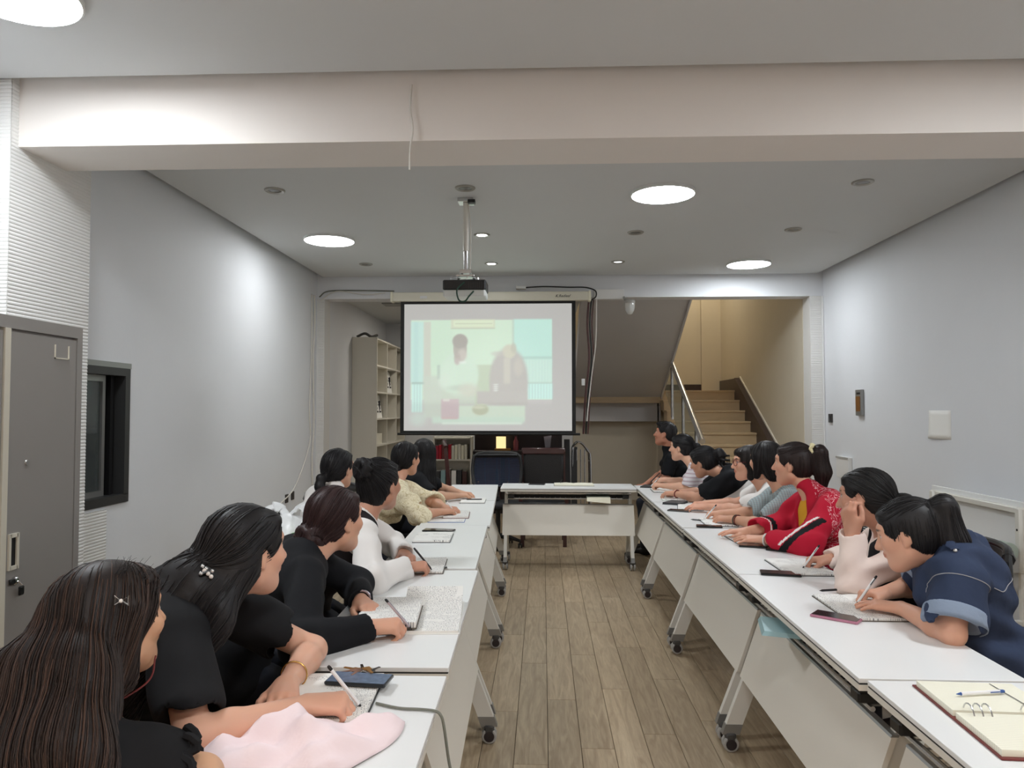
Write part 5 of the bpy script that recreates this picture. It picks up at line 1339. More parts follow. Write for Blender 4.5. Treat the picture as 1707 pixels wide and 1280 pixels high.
c = person('woman in black long sleeves with maroon hair in low bun, third on the left', (-.763, 2.72, 1.075), 50, (-1.12, 2.52), 30,
    ((-.73, 2.88, .80), (-.655, 2.66, .79), (.55, -.8, 0), UPV, 'relax'), (atz(500, 1072, .79), atz(618, 1046, .79), (1, .22, .05), (-.2, -.3, 1), 'pen'),
    h_bun((0, -.108, -.060), .058), [T('sweater', 'cloth_black2', sleeve=1.93, g=.013, fold=.0025, neck=.054)], neck=(-.82, 2.61, .955), skin=(214, 164, 138), voxel=.0048, hairc=(.030, .014, .014), strands=700,
    chair='black mesh office chair under the woman with the maroon bun')
bracelet(c, 1, 'glass_frame', .9, .036, .005, 'beaded bracelet')
c = person('woman in white blouse and black vest with a messy black bun, fourth on the left', (-.755, 3.42, 1.135), 58, (-1.13, 3.25), 28,
    ((-.76, 3.73, .805), (-.665, 3.54, .79), (.4, -.9, 0), UPV, 'relax'), (atz(620, 968, .795), atz(677, 946, .79), (1, .5, .03), (-.2, -.3, 1), 'pen'),
    h_bun((0, -.100, .078), .048, 1.0), [T('blouse', 'cloth_white', sleeve=1.93, g=.010, fold=.0035, neck=.058, flare=.006), T('vest', 'vest_black', sleeve=0, g=.020, armhole=1, neck=.08, vneck=.12, fold=.002)], neck=(-.80, 3.34, .975), skin=(196, 146, 122), voxel=.0052, strands=600,
    chair='black mesh office chair under the woman in the white blouse')
c = person('woman with black low braided ponytail sitting back against the left wall side', (-1.257, 4.52, 1.12), 62, (-1.40, 4.44), 50,
    ((-1.24, 4.70, .72), (-1.10, 4.52, .67), (.6, -.7, -.1), UPV, 'relax'), ((-1.28, 4.18, .72), (-1.09, 4.30, .67), (.7, .6, -.1), UPV, 'relax'),
    h_ponytail((0, -.098, -.045), (.0, -.150, -.17), .026), [T('shirt', 'cloth_white', sleeve=.6, collar=3)], neck=(-1.285, 4.47, .95), skin=(214, 166, 140), voxel=.006, strands=400,
    chair='black mesh office chair set back towards the left wall')
m = MB(); w = c['W']
for k in range(3): m.tube([w((0, -.105-.012*k, -.055-.022*k))+c['M']@np.array([.02*math.cos(a), .014*math.sin(a), 0]) for a in np.linspace(0, 6.28, 10, endpoint=False)], .004, 5, 'pearl' if k == 1 else 'black_plastic', closed=True)
child_mesh(c, m, 'hair_tie')
c = person('woman in cream lace blouse with short dark hair at the left row', (-.985, 5.32, 1.13), 55, (-1.30, 5.12), 30,
    ((-.80, 5.42, .80), (-.69, 5.22, .79), (.8, -.4, 0), UPV, 'relax'), ((-.815, 4.86, .795), (-.69, 5.02, .79), (1, .55, .02), (-.2, -.2, 1), 'pen'),
    h_bun((0, -.085, -.06), .03, .5), [T('lace_blouse', 'cloth_lace', sleeve=1.08, g=.022, flare=.016, fold=.005, neck=.062)], neck=(-1.03, 5.2, .955), skin=(206, 154, 126), voxel=.0058, strands=400, trousers='trouser_jean',
    chair='black mesh office chair under the woman in cream lace')
c = person('woman with long straight black hair, farthest on the left, partly hidden', (-.99, 6.15, 1.12), 85, (-1.30, 6.02), 35,
    ((-.82, 6.30, .80), (-.68, 6.14, .79), (.8, -.3, 0), UPV, 'relax'), ((-.86, 5.82, .80), (-.70, 5.97, .79), (1, .4, 0), UPV, 'relax'),
    h_long([(-.99, 6.10, 1.12), (-.98, 6.06, .99), (-.97, 6.03, .87), (-.96, 6.02, .76)], [.08, .085, .085, .07], flat=(0, 1, 0), fs=.6, tint=(.02, .018, .018)),
    [T('top', 'cloth_black2', sleeve=.7)], neck=(-1.02, 6.06, .95), voxel=.0065, strands=400, chair='black mesh office chair farthest along the left row')

# right row, from the far end to the camera
c = person('man in black polo shirt at the far end of the right row', (1.235, 7.55, 1.24), 160, (1.44, 7.66), 165,
    ((1.22, 7.40, .82), (1.14, 7.58, .68), (-.5, .8, -.1), UPV, 'relax'), ((1.26, 7.86, .82), (1.06, 7.78, .70), (-1, -.1, -.1), UPV, 'relax'),
    h_short(), [T('polo_shirt', 'cloth_black2', sleeve=.7, collar=3, neck=.054, fold=.003)], neck=(1.285, 7.58, 1.045), skin=(190, 132, 108), male=True, voxel=.006, hpitch=8, strands=300, sc=1.0,
    chair='black mesh office chair at the far end of the right row')
m = MB(); w = c['W']
c = person('woman in white T-shirt with thin dark stripes, second from the far right end', (1.262, 6.83, 1.14), 152, (1.66, 6.66), 160,
    ((1.29, 6.66, .795), (1.09, 6.74, .80), (-1, .35, .1), (.2, -.2, 1), 'pen'), ((1.36, 7.06, .80), (1.15, 7.10, .82), (-1, .1, .1), UPV, 'pen'),
    h_ponytail((0, -.10, .02), (0, -.16, -.10), .026), [T('striped_t_shirt', 'cloth_stripe', sleeve=.75, flare=.010)], neck=(1.36, 6.77, .965), skin=(220, 172, 146), voxel=.006, strands=350,
    chair='black mesh office chair under the woman in the striped T-shirt')
c = person('woman leaning low in black and white top with curly tied hair', (1.272, 5.96, 1.07), 145, (1.74, 5.84), 162,
    ((1.215, 5.90, .792), (1.085, 6.10, .80), (-.9, .5, .0), UPV, 'relax'), ((1.33, 6.22, .80), (1.11, 6.26, .79), (-1, -.1, .0), UPV, 'relax'),
    h_ponytail((0, -.10, .045), (0, -.14, -.03), .036, curl=1), [T('white_shirt', 'cloth_white', sleeve=0, g=.012), T('black_yoke', 'cloth_black2', sleeve=.7, g=.017, hem=-.37, flare=.012)], neck=(1.42, 5.87, .985), skin=(200, 150, 124), hpitch=-14, hroll=6, voxel=.0058, strands=400,
    chair='black mesh office chair under the woman with curly tied hair')
bracelet(c, 1, 'cover_maroon', .95, .030, .005, 'dark bead bracelet')
c = person('woman in white printed T-shirt and round glasses in the right row', (1.432, 5.25, 1.11), 180, (1.80, 5.20), 172,
    ((1.36, 5.20, .79), (1.165, 5.36, .79), (-1, .3, .0), (0, -.2, 1), 'spread'), ((1.43, 5.50, .80), (1.21, 5.56, .79), (-1, -.1, .0), UPV, 'relax'),
    h_bob(-.09), [T('white_t_shirt', 'cloth_white', sleeve=.7, flare=.012, fold=.004)], neck=(1.53, 5.20, .94), skin=(222, 168, 142), voxel=.0055, strands=350, hairc=(.016, .012, .011),
    chair='black mesh office chair under the woman with glasses')
m = MB(); w = c['W']
for s in (-1, 1):
    m.tube([w((s*.033+.024*math.cos(a), .101-.012*abs(s*.033+.024*math.cos(a))/.05, .006+.022*math.sin(a))) for a in np.linspace(0, 6.283, 20, endpoint=False)], .0022, 6, 'cover_maroon', closed=True)
    m.tube([w((s*.057, .088, .010)), w((s*.074, .04, .012)), w((s*.078, -.005, .008))], .0016, 5, 'cover_maroon')
m.tube([w((-.009, .100, .010)), w((0, .103, .013)), w((.009, .100, .010))], .0018, 5, 'cover_maroon'); child_mesh(c, m, 'glasses', label='round tortoiseshell glasses')
m = MB(); ce = c['P']*.42+c['N']*.58+c['fw']*.155
for k in range(9): m.ell(ce+c['lt']*(.03*math.cos(k*.7))+c['up']*(.03*math.sin(k*.7)), (.006, .008, .006), 7, 5, 'rubber_grey')
child_mesh(c, m, 'shirt_print')
c = person('woman in blue-grey plaid shirt with face turned away, right row', (1.405, 4.75, 1.16), 120, (1.70, 4.68), 165,
    ((1.33, 4.53, .79), (1.195, 4.76, .79), (-.85, .55, .0), (0, -.2, 1), 'relax'), ((1.40, 4.98, .80), (1.19, 5.02, .79), (-1, -.1, .0), UPV, 'pen'),
    h_bob(-.085, ears=True), [T('plaid_shirt', 'cloth_plaid', sleeve=.8, flare=.016, g=.012, fold=.004)], neck=(1.485, 4.68, .975), skin=(214, 162, 134), voxel=.0052, strands=500, hairc=(.013, .011, .011), hroll=0,
    chair='black mesh office chair under the woman in the plaid shirt')
bracelet(c, 1, 'cover_brown', .86, .031, .004, 'brown bracelet'); bracelet(c, 1, 'cover_maroon', .80, .033, .003, 'thin red bracelet')
c = person('woman in red jacket with white brush print and ponytail with cream scrunchie', (1.412, 4.26, 1.175), 150, (1.68, 4.17), 190,
    ((1.345, 3.83, .80), (1.175, 4.02, .79), (-.9, .45, .0), (0, -.2, 1), 'flat'), ((1.37, 4.40, .80), (1.155, 4.29, .79), (-1, -.05, .0), UPV, 'flat'),
    h_ponytail((0, -.092, .072), (0, -.150, -.17), .044), [T('yellow_shirt', 'yellow_knit', sleeve=0, g=.006, neck=.055), T('red_jacket', 'jacket_red', sleeve=1.62, g=.020, flare=.012, open=1, fold=.005, collar=2.5, post=red_band)], neck=(1.50, 4.19, .985), skin=(216, 164, 138), voxel=.005, strands=700, hairc=(.020, .012, .011),
    chair='black mesh office chair under the woman in red')
m = MB(); w = c['W']
for k in range(26):
    a = k*2*math.pi/26; m.ell(w((.030*math.cos(a), -.108+.004*math.sin(5*a), .082+.030*math.sin(a)))*1.0, (.011, .011, .011), 8, 6, 'scrunchie_cloth')
child_mesh(c, m, 'scrunchie', label='cream scrunchie')
bracelet(c, 1, 'pearl', .93, .031, .0055, 'pale jade bangle')
c = person('woman in pink-white blouse and black vest, cheek propped on her hand', (1.345, 3.17, 1.112), 145, (1.66, 3.24), 160,
    ((1.235, 3.03, .80), (1.258, 3.085, .985), (-.12, .12, 1), (-.85, -.5, .1), 'cheek'), ((1.50, 3.58, .80), (1.315, 3.50, .79), (-1, -.02, -.02), (.1, .2, 1), 'pen'),
    h_ponytail((0, -.10, -.02), (.02, -.16, -.13), .036, fringe=True), [T('blouse', 'cloth_pinkwhite', sleeve=1.9, g=.011, flare=.003, fold=.0045, neck=.06), T('vest', 'vest_black', sleeve=0, g=.024, armhole=1, neck=.082, open=1, fold=.002)], neck=(1.465, 3.21, .95), skin=(204, 152, 128), hpitch=-6, hroll=-10, voxel=.0048, strands=700, hairc=(.014, .013, .013),
    chair='black mesh office chair under the woman propping her cheek', chair_at=(1.68, 3.34, 168))
m = MB(); w = c['W']; m.ell(w((.086, -.004, -.042)), (.006, .006, .006), 10, 7, 'pearl'); m.ell(w((-.086, -.004, -.042)), (.006, .006, .006), 10, 7, 'pearl'); m.ell(w((-.087, -.004, -.053)), (.004, .004, .004), 8, 6, 'gold'); m.ell(w((.087, -.004, -.053)), (.004, .004, .004), 8, 6, 'gold'); child_mesh(c, m, 'earrings', label='pearl drop earrings')
c = person('woman in denim jacket with black ponytail writing in a notebook, nearest on the right', (1.275, 2.66, 1.045), 148, (1.51, 2.62), 150,
    ((1.285, 2.40, .778), (1.25, 2.655, .79), (-.72, .65, -.02), (.1, -.1, 1), 'flat'), ((1.47, 2.98, .80), (1.285, 2.87, .79), (-1, -.12, .0), (.0, .2, 1), 'pen'),
    h_ponytail((0, -.082, .070), (0, -.105, -.20), .046), [T('denim_jacket', 'denim', sleeve=.74, g=.022, flare=.014, collar=3, fold=.005)], neck=(1.42, 2.63, .99), skin=(218, 166, 140), hpitch=-16, hroll=-4, voxel=.0042, strands=900, hairc=(.014, .013, .014), trousers='trouser_dark',
    chair='black mesh office chair under the woman in denim', chair_at=(1.60, 2.72, 172))
for i in (0, 1):
    S_, e, w_, A = c['arms'][i]; S = SDF(); a, b = S_+(e-S_)*.62, S_+(e-S_)*.86
    S.cap(a, b, .091, .094, .02); S.plane(b, nrm(e-S_), .006); S.plane(a, -nrm(e-S_), .006); S.ell(b+nrm(e-S_)*.05, (.084,)*3, None, .006, 's')
    V, Q = S.mesh(.005); o = np_mesh('rolled_cuff', V, Q, ['denim_cuff'], c['root'], origin=c['org']); o['label'] = 'pale rolled denim cuff'
mat('stitch', (150, 148, 150), .7)
S_, e, w_, A = c['arms'][1]; G = c['gs']['denim_jacket']; ax = nrm(e-S_); u = nrm(np.cross(ax, c['fw'])); v = np.cross(ax, u)
m = MB(); m.tube(onto(G, [S_+ax*.035+.085*(math.cos(a)*u+math.sin(a)*v)-c['lt']*.0 for a in np.linspace(0, 6.283, 40, endpoint=False)], .0005), .0016, 5, 'stitch', closed=True); child_mesh(c, m, 'armhole_seam', label='pale stitched seam')
m = MB(); m.tube(onto(G, [c['SL']*(1-t_)+c['SR']*t_-c['fw']*.13-c['up']*.07 for t_ in np.linspace(-.05, 1.05, 24)], .0005), .0016, 5, 'stitch'); child_mesh(c, m, 'yoke_seam', label='pale stitched seam')
m = MB(); a0 = onto(G, [c['N']-c['lt']*(.06+.1*t_)+c['up']*(.03-.05*t_) for t_ in np.linspace(0, 1, 12)], .003); m.tube(a0, .013, 6, 'denim', flat=.25); child_mesh(c, m, 'shoulder_strap', label='denim shoulder strap')
m = MB(); m.ell(onto(G, [c['N']-c['lt']*.165-c['up']*.02], .003)[0], (.007, .007, .007), 10, 6, 'silver'); child_mesh(c, m, 'button', label='metal button')
# ------------------------------------------------------------------ things on the tables
TZ = .7502
def page_material(name, base, ink, lines=(190, 196, 206), density=.5, scale=1.0):
    m = bpy.data.materials.new(name); m.use_nodes = True; MATS[name] = m; nt = m.node_tree; b = nt.nodes['Principled BSDF']; b.inputs['Roughness'].default_value = .7
    tc = nt.nodes.new('ShaderNodeTexCoord'); sp = nt.nodes.new('ShaderNodeSeparateXYZ'); nt.links.new(tc.outputs['Object'], sp.inputs[0])
    def math_(op, a, v=None):
        n = nt.nodes.new('ShaderNodeMath'); n.operation = op
        if hasattr(a, 'node'): nt.links.new(a, n.inputs[0])
        else: n.inputs[0].default_value = a
        if v is not None:
            if hasattr(v, 'node'): nt.links.new(v, n.inputs[1])
            else: n.inputs[1].default_value = v
        return n.outputs[0]
    row = math_('FRACT', math_('MULTIPLY', sp.outputs['Y'], 118/scale))
    rule = math_('LESS_THAN', row, .09)
    mp = nt.nodes.new('ShaderNodeMapping'); mp.inputs['Scale'].default_value = (430/scale, 250/scale, 1); nt.links.new(tc.outputs['Object'], mp.inputs[0])
    n = nt.nodes.new('ShaderNodeTexNoise'); n.inputs['Scale'].default_value = 1.0; n.inputs['Detail'].default_value = 2; nt.links.new(mp.outputs[0], n.inputs['Vector'])
    big = nt.nodes.new('ShaderNodeTexNoise'); big.inputs['Scale'].default_value = 16; big.inputs['Detail'].default_value = 0; nt.links.new(tc.outputs['Object'], big.inputs['Vector'])
    band = math_('MULTIPLY', math_('GREATER_THAN', row, .22), math_('LESS_THAN', row, .85))
    k = math_('MULTIPLY', math_('MULTIPLY', math_('GREATER_THAN', n.outputs['Fac'], .575), band), math_('GREATER_THAN', big.outputs['Fac'], 1-density))
    m1 = nt.nodes.new('ShaderNodeMixRGB'); m1.inputs[1].default_value = (*srgb(base), 1); m1.inputs[2].default_value = (*srgb(lines), 1); nt.links.new(rule, m1.inputs[0])
    m2 = nt.nodes.new('ShaderNodeMixRGB'); m2.inputs[2].default_value = (*srgb(ink), 1); nt.links.new(m1.outputs[0], m2.inputs[1]); nt.links.new(k, m2.inputs[0]); nt.links.new(m2.outputs[0], b.inputs['Base Color'])
page_material('page_written', (242, 240, 234), (52, 52, 62), density=.62); page_material('page_ruled', (240, 237, 218), (90, 90, 100), (206, 202, 186), density=.0); page_material('page_blank', (244, 243, 238), (60, 60, 70), (214, 214, 212), density=.42)
def notebook(label, x, y, rz, w, h, cover='cover_dark', pages=('page_written', 'page_written'), th=.010, z=TZ, group=None, split=True, curl=0):
    """open notebook: spine along local x, pages on both sides along local y"""
    t = thing('notebook', label, 'notebook', (x, y, z), math.radians(rz), group or 'notebooks on the tables')
    m = MB(); m.box((-w/2-.004, -h/2-.004, 0), (w/2+.004, h/2+.004, .003), cover, bev=.001); m.build('cover', parent=t)
    for s, pm in ((1, pages[0]), (-1, pages[1])):
        if pm is None: continue
        n = 8; vs = []; fs = []; yo = h/4*s
        for i in range(n+1):
            v = i/n; zz = .003+th*(.55+.45*math.sin(min(1, v*2.2)*math.pi/2))-(.004*v if th > .008 else 0)+(curl*v*v if s > 0 else 0)
            for xx in (-w/2, w/2): vs.append((xx, s*v*h/2-yo, zz))
        for i in range(n): fs.append((2*i, 2*i+1, 2*i+3, 2*i+2))
        o_ = len(vs)
        for i in range(n+1):
            for xx in (-w/2, w/2): vs.append((xx, s*i/n*h/2-yo, .003+(curl*(i/n)**2 if s > 0 else 0)))
        for i in range(n): fs += [(2*i, 2*i+2, o_+2*i+2, o_+2*i), (2*i+1, o_+2*i+1, o_+2*i+3, 2*i+3)]
        fs += [(2*n, 2*n+1, o_+2*n+1, o_+2*n), (0, o_, o_+1, 1)]
        m = MB(); m.add(vs, fs, pm); q = m.build('page_block', parent=t); q.location = (0, yo, 0)
    return t
def closed_book(label, x, y, rz, w, h, cover='cover_dark', top='page_blank', th=.012, z=TZ):
    t = thing('notebook', label, 'notebook', (x, y, z), math.radians(rz), 'notebooks on the tables')
    m = MB(); m.box((-w/2, -h/2, 0), (w/2, h/2, .003), cover, bev=.001); m.build('cover', parent=t)
    m = MB(); m.box((-w/2+.003, -h/2+.003, .003), (w/2-.003, h/2-.003, th), top); m.build('page_block', parent=t)
def phone(label, x, y, rz, case='phone_body', lit=False, z=TZ, w=.075, h=.158):
    t = thing('smartphone', label, 'phone', (x, y, z), math.radians(rz), 'phones on the tables')
    m = MB(); m.box((-w/2, -h/2, 0), (w/2, h/2, .0095), case, bev=.004); m.build('case', parent=t)
    m = MB(); m.box((-w/2+.004, -h/2+.004, .0094), (w/2-.004, h/2-.004, .0102), 'phone_lit' if lit else 'phone_black', bev=.0003); m.build('screen', parent=t)
    m = MB(); m.box((-w/2+.01, h/2-.03, -.0005), (-w/2+.03, h/2-.01, .0002), 'phone_black'); m.build('camera_bump', parent=t)
mat('phone_lit', (92, 108, 130), .2, emit=.12, var=.5, vscale=70)
def pen(label, a, b, body='pen_white', clip='pen_black'):
    a, b = np.array(a, float), np.array(b, float); d = nrm(b-a); L = np.linalg.norm(b-a)
    t = thing('pen', label, 'pen', tuple(a)); R = lambda s: tuple(d*L*s)
    m = MB(); m.tube([R(0), R(.06), R(.10)], [.0008, .0028, .0042], 8, clip); m.build('tip', parent=t, smooth=True)
    m = MB(); m.tube([R(.10), R(.9)], .0046, 8, body); m.build('barrel', parent=t, smooth=True)
    m = MB(); m.tube([R(.9), R(.97), R(1)], [.0044, .0044, .003], 8, clip); u = nrm(np.cross(d, (0.1, .2, 1)))*.006; m.tube([np.array(R(.95))+u, np.array(R(.68))+u], .0013, 5, clip); m.build('cap_clip', parent=t, smooth=True)
def held_pen(label, wrist, f, n, side, L=.135, body='pen_white', clip='pen_black'):
    f = nrm(f); n = nrm(np.array(n, float)-f*(np.array(n, float)@f)); s = np.cross(f, n)*side; w_ = np.array(wrist, float)
    low = w_+f*.128+s*.030-n*.036; up_ = w_+f*.052+s*.052+n*.062; d = nrm(up_-low); low = low-d*.004; pen(label, low, low+d*L, body, clip)
# right row
notebook('open notebook with written page under the hands of the woman in denim', 1.165, 2.80, 90, .34, .215, 'cover_brown', ('page_written', 'page_blank'))
notebook('open notebook under the writing hand of the woman propping her cheek', 1.185, 3.50, 90, .34, .21, 'cover_dark', ('page_blank', 'page_written'))
notebook('open notebook under the hands of the woman in red', 1.15, 4.27, 93, .32, .19, 'cover_dark', ('page_blank', 'page_blank'))
notebook('open notebook under the hand of the woman in plaid', 1.13, 4.86, 88, .30, .19, 'cover_dark', ('page_blank', 'page_blank'))
notebook('open notebook in front of the woman with glasses', 1.10, 5.60, 80, .28, .18, 'cover_dark', ('page_blank', 'page_blank'))
notebook('open notebook below the bracelet of the curly-haired woman', 1.07, 6.18, 84, .28, .18, 'green_folder', ('page_blank', 'page_blank'))
notebook('open notebook in front of the woman in stripes', 1.08, 6.78, 88, .28, .18, 'cover_dark', ('page_blank', 'page_blank'))
closed_book('thin dark notebook at the far end of the right row', 1.02, 7.12, 70, .21, .15, 'cover_dark', 'cover_dark', .012)
closed_book('stack-top dark notebook beside the woman with glasses', 1.035, 5.86, 60, .2, .14, 'cover_dark', 'cover_dark', .016)
phone('black phone with pink edge next to the notebook of the woman in denim', 1.03, 2.665, 52, 'phone_pink', w=.08, h=.16)
phone('large black phone lying before the notebook of the woman propping her cheek', 1.055, 3.36, 78, 'phone_black', w=.085, h=.17)
phone('black phone by the wrist of the woman in red, right one', 1.245, 3.92, 60, 'phone_black')
phone('black phone by the wrist of the woman in red, left one', 1.13, 4.03, 75, 'phone_black')
phone('dark phone lying by the notebook of the woman in plaid', 1.04, 4.70, 80, 'phone_black')
phone('grey phone at the fingertips of the woman with glasses', .985, 5.42, 62, 'rubber_grey')
pen('dark pen lying by the plaid woman’s notebook', (.98, 4.98, TZ+.006), (1.10, 4.90, TZ+.006), 'pen_black')
pen('pen lying in the hand gap before the woman in denim', (1.09, 2.99, TZ+.018), (1.2, 3.02, TZ+.018), 'pen_black')
# ring binder at the near right corner
a_ = atz(1520, 1140, .75); b_ = atz(1665, 1245, .75)
t = thing('ring_binder', 'open maroon ring binder with cream ruled pages at the near right corner', 'binder', (1.09, 1.81, TZ), math.radians(-3))
m = MB(); m.box((-.125, -.21, 0), (.125, .21, .004), 'cover_maroon', bev=.002); m.build('cover', parent=t)
m = MB(); m.box((-.112, -.015, .004), (.112, .015, .012), 'silver', bev=.003); m.build('ring_spine', parent=t)
for s in (-1, 1):
    m = MB(); m.box((-.118, -.096, 0), (.118, .096, .014), 'page_ruled'); q = m.build('page_block', parent=t); q.location = (0, s*.103, .004)
for xx in (-.085, -.065, -.045, .045, .065, .085):
    m = MB(); m.tube([(xx, .026*math.cos(a), .012+.024*math.sin(a)) for a in np.linspace(.0, math.pi, 10)], .0018, 6, 'silver'); m.build('ring', parent=t, smooth=True)
m = MB(); m.tube([(.06, .19, .019), (.07, .05, .020), (.068, -.19, .019)], .0015, 5, 'pen_black', flat=.4); m.build('page_ribbon', parent=t)
pa = atz(1594, 1157, .775); pb = atz(1674, 1152, .775); pen('white and blue pen lying on the ring binder', (pa[0], pa[1], .7752), (pb[0], pb[1], .7752), 'pen_white', 'pen_blue')
# teal pouch and folder on the racks under the tables
p = atz(1302, 1046, .675)
t = thing('teal_pouch', 'pale teal zip pouch sticking out of the rack under the right table', 'pouch', (p[0]+.01, p[1], .668), math.radians(75))
m = MB(); m.hull8([(-.11, -.07, 0), (.1, -.08, .0), (.11, .09, 0), (-.1, .08, 0), (-.1, -.06, .014), (.09, -.07, .016), (.1, .08, .016), (-.09, .07, .014)], 'teal_case'); m.build('pouch', parent=t)
m = MB(); m.tube([(-.1, -.07, .012), (.1, -.08, .014)], .004, 6, 'pen_white'); m.build('zip', parent=t); m = MB(); m.box((.03, -.098, .0), (.07, -.078, .016), 'black_plastic', bev=.003); m.build('tag', parent=t)
t = thing('green_folder', 'pale green folder lying in the rack of the cross table', 'folder', (.52, 7.06, .66), 0)
m = MB(); m.box((-.11, -.08, 0), (.11, .14, .006), 'green_folder'); m.build('cover', parent=t); m = MB(); m.hull8([(-.11, -.10, -.03), (.11, -.10, -.05), (.11, -.095, -.05), (-.11, -.095, -.03), (-.11, -.08, .006), (.11, -.08, .006), (.11, -.075, .006), (-.11, -.075, .006)], 'paper_cream'); m.build('hanging_sheet', parent=t)
# cross table
phone('small dark phone on the cross table', -.06, 7.30, 80, 'phone_body')
notebook('open cream notebook on the cross table', .30, 7.26, 90, .20, .38, 'cover_brown', ('page_ruled', 'page_ruled'), .014).rotation_euler = (0, 0, math.pi/2)
pen('black pen standing tilted on the cross table notebook', (.17, 7.29, .768), (.19, 7.33, .80), 'pen_black')
# left row
notebook('open notebook under the writing hand of the woman in the black T-shirt', -.54, 1.875, 3, .225, .30, 'cover_dark', ('page_blank', 'page_written'), .012)
phone('dark phone with lit screen on the notebook of the woman in the black T-shirt', -.485, 1.955, 84, 'phone_body', True, z=TZ+.0155, w=.08, h=.165)
notebook('open thick brown-edged notebook before the woman with the maroon bun', -.53, 2.575, 5, .20, .33, 'cover_brown', ('page_written', 'page_written'), .022, z=TZ+.018)
notebook('large open exercise book with written pages near the table edge', -.395, 2.62, 4, .21, .40, 'paper', ('page_written', 'page_written'), .012, curl=.05)
notebook('open notebook under the hand of the woman in the white blouse', -.545, 3.46, 4, .17, .32, 'cover_brown', ('page_written', 'page_written'), .012)
closed_book('notebook with white page lying before the empty place on the left row', -.625, 4.22, 3, .21, .29, 'cover_dark', 'page_blank', .014)
phone('black phone above the white notebook on the left row', -.63, 4.47, 82, 'phone_black', w=.08, h=.19)
notebook('open notebook under the hands of the woman in cream lace', -.60, 5.14, 4, .17, .30, 'cover_maroon', ('page_written', 'page_written'), .016)
closed_book('coloured dotted sheet pad beside the cream lace woman’s notebook', -.635, 4.88, 3, .24, .14, 'ink_blue', 'page_blank', .004)
closed_book('white notebook with a black pen on it at the far left table', -.56, 5.93, 2, .20, .27, 'cover_dark', 'paper', .012)
pen('black pen lying on the white notebook at the far left table', (-.62, 5.93, TZ+.017), (-.49, 5.94, TZ+.017), 'pen_black')
pen('silver pen lying by the notebook of the woman in the white blouse', (-.44, 3.40, TZ+.006), (-.50, 3.55, TZ+.006), 'silver')
# keys
kp = atz(606, 1128, .75); t = thing('key_bunch', 'bunch of silver keys above the lit phone', 'keys', (kp[0], kp[1], TZ))
m = MB(); m.tube([(.014*math.cos(a), .014*math.sin(a), .012) for a in np.linspace(0, 6.28, 14, endpoint=False)], .0015, 6, 'chrome', closed=True); m.build('key_ring', parent=t, smooth=True)
for k in range(7):
    a = k*.85+.2; d = np.array([math.cos(a), math.sin(a), 0]); s = np.array([-d[1], d[0], 0]); z = .002+.0045*k; d = d*1.25; s = s*1.2; m = MB()
    m.extrude([d*.012+s*.009+(0, 0, z), d*.012-s*.009+(0, 0, z), d*.028-s*.009+(0, 0, z), d*.030-s*.004+(0, 0, z), d*.052-s*.003+(0, 0, z), d*.052+s*.003+(0, 0, z), d*.030+s*.004+(0, 0, z), d*.028+s*.009+(0, 0, z)], (0, 0, .002), 'chrome' if k % 3 else 'brass'); m.build('key', parent=t)
# cable over the table edge
cb = [atz(627, 1172, .7545), atz(665, 1180, .7545), atz(700, 1182, .7545)]; cb = [tuple(q) for q in cb]+[(-.262, 1.80, .7545), (-.246, 1.79, .748), (-.238, 1.79, .72), (-.225, 1.785, .64), (-.21, 1.78, .58)]
tag(tube('charging_cable', spline(cb), .0035, 'cable_grey'), 'grey charging cable running over the near left table edge', 'cable')
# pink cloth, folded and draped on the table corner
n = 40; vs = []; fs = []
c0 = np.array([-.54, 1.56]); 
for i in range(n+1):
    for j in range(n+1):
        u_, v_ = i/n*2-1, j/n*2-1
        x = c0[0]+.185*u_*(1+.12*math.sin(2*v_+1))+.03*v_; y = c0[1]+.135*v_*(1+.15*math.cos(2*u_))+.05*u_
        edge = max(abs(u_), abs(v_)); h = .045*(1-edge**3)+.004
        h += (.013*math.sin(5*u_+4*v_+1.2*math.sin(4*v_))+.007*math.sin(9*u_-6*v_)+.004*math.sin(17*u_+7*v_))*(1-edge**6)+.018*math.exp(-((u_-.2+.5*v_)/.10)**2)+.012*math.exp(-((u_+.45-.4*v_)/.09)**2)*(1-edge**4)
        vs.append((x, y, TZ+max(h, .002)))
for i in range(n):
    for j in range(n): a = i*(n+1)+j; fs.append((a, a+n+1, a+n+2, a+1))
m = MB(); m.add(vs, fs, 'pink_cloth'); t = thing('pink_garment', 'pale pink folded garment lying on the nearest left table', 'garment'); o = m.build('fabric', parent=t, smooth=True); sm = o.modifiers.new('thick', 'SOLIDIFY'); sm.thickness = .002; sm.offset = -1
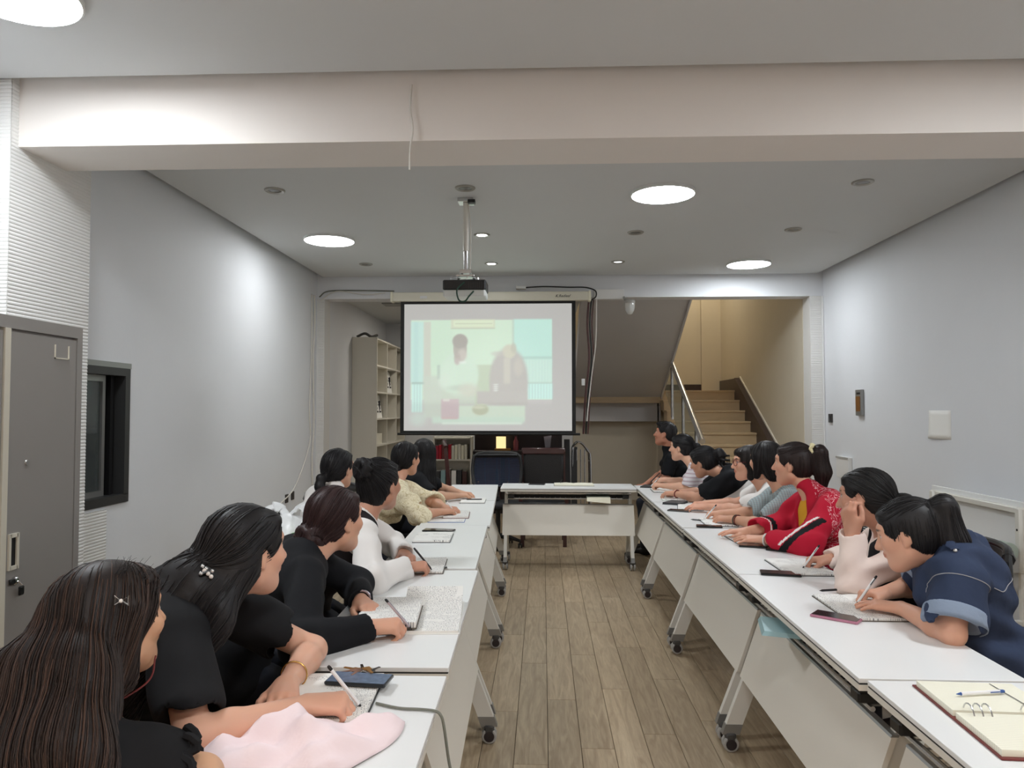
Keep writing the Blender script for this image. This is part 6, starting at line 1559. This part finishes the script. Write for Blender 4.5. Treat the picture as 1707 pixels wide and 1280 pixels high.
m = MB(); m.box((-.565, 1.40, TZ), (-.52, 1.47, TZ+.02), 'red_cloth', bev=.005); m.build('red_label', parent=t)
phone('black phone at the bottom edge beside the pink garment', -.41, 1.40, 80, 'phone_black')
# pens in hands
for lb, wr, f, nn, sd, bd in (
    ('white pen in the hand of the woman in the black T-shirt', atz(510, 1176, .79), (1, .28, 0), (-.15, -.25, 1), -1, 'pen_white'),
    ('clear pen in the hand of the woman with the maroon bun', atz(618, 1046, .79), (1, .22, .05), (-.2, -.3, 1), -1, 'glass_frame'),
    ('pen in the hand of the woman in the white blouse', atz(677, 946, .79), (1, .5, .03), (-.2, -.3, 1), -1, 'pen_black'),
    ('white pen in the hand of the woman in cream lace', (-.69, 5.02, .79), (1, .55, .02), (-.2, -.2, 1), -1, 'pen_white'),
    ('white pen in the hand of the woman in stripes', (1.09, 6.74, .80), (-1, .35, .1), (.2, -.2, 1), 1, 'pen_white'),
    ('dark pen in the far hand of the woman in stripes', (1.15, 7.10, .82), (-1, .1, .1), UPV, -1, 'pen_black'),
    ('pale pen in the hand of the woman in plaid', (1.19, 5.02, .79), (-1, -.1, 0), UPV, -1, 'pen_white'),
    ('white pen in the writing hand of the woman propping her cheek', (1.315, 3.50, .79), (-1, -.02, -.02), (.1, .2, 1), -1, 'pen_white'),
    ('white pen in the writing hand of the woman in denim', (1.285, 2.87, .79), (-1, -.12, 0), (0, .2, 1), -1, 'pen_white')):
    held_pen(lb, wr, f, nn, sd, body=bd)
# plastic bags by the left wall
place_chair(-1.38, 3.90, math.radians(15), 'empty black mesh office chair holding the plastic bags')
b1 = bag('plastic_bag', (-1.37, 3.93, .487), (.16, .14, .22), 'bag_white', 'crumpled white plastic bag on the empty chair in the left row', seed=3)
text('bag_print', '花', .07, 'ink', (.075, -.145, .27), (math.radians(84), 0, .5), b1); text('bag_print_red', '油', .06, 'ink_red', (.125, -.105, .29), (math.radians(84), 0, .8), b1)
b2 = bag('green_bag', (-1.27, 3.74, .487), (.065, .065, .185), 'bag_green', 'bright green plastic bag before the white bag on the empty chair', 1, seed=5)
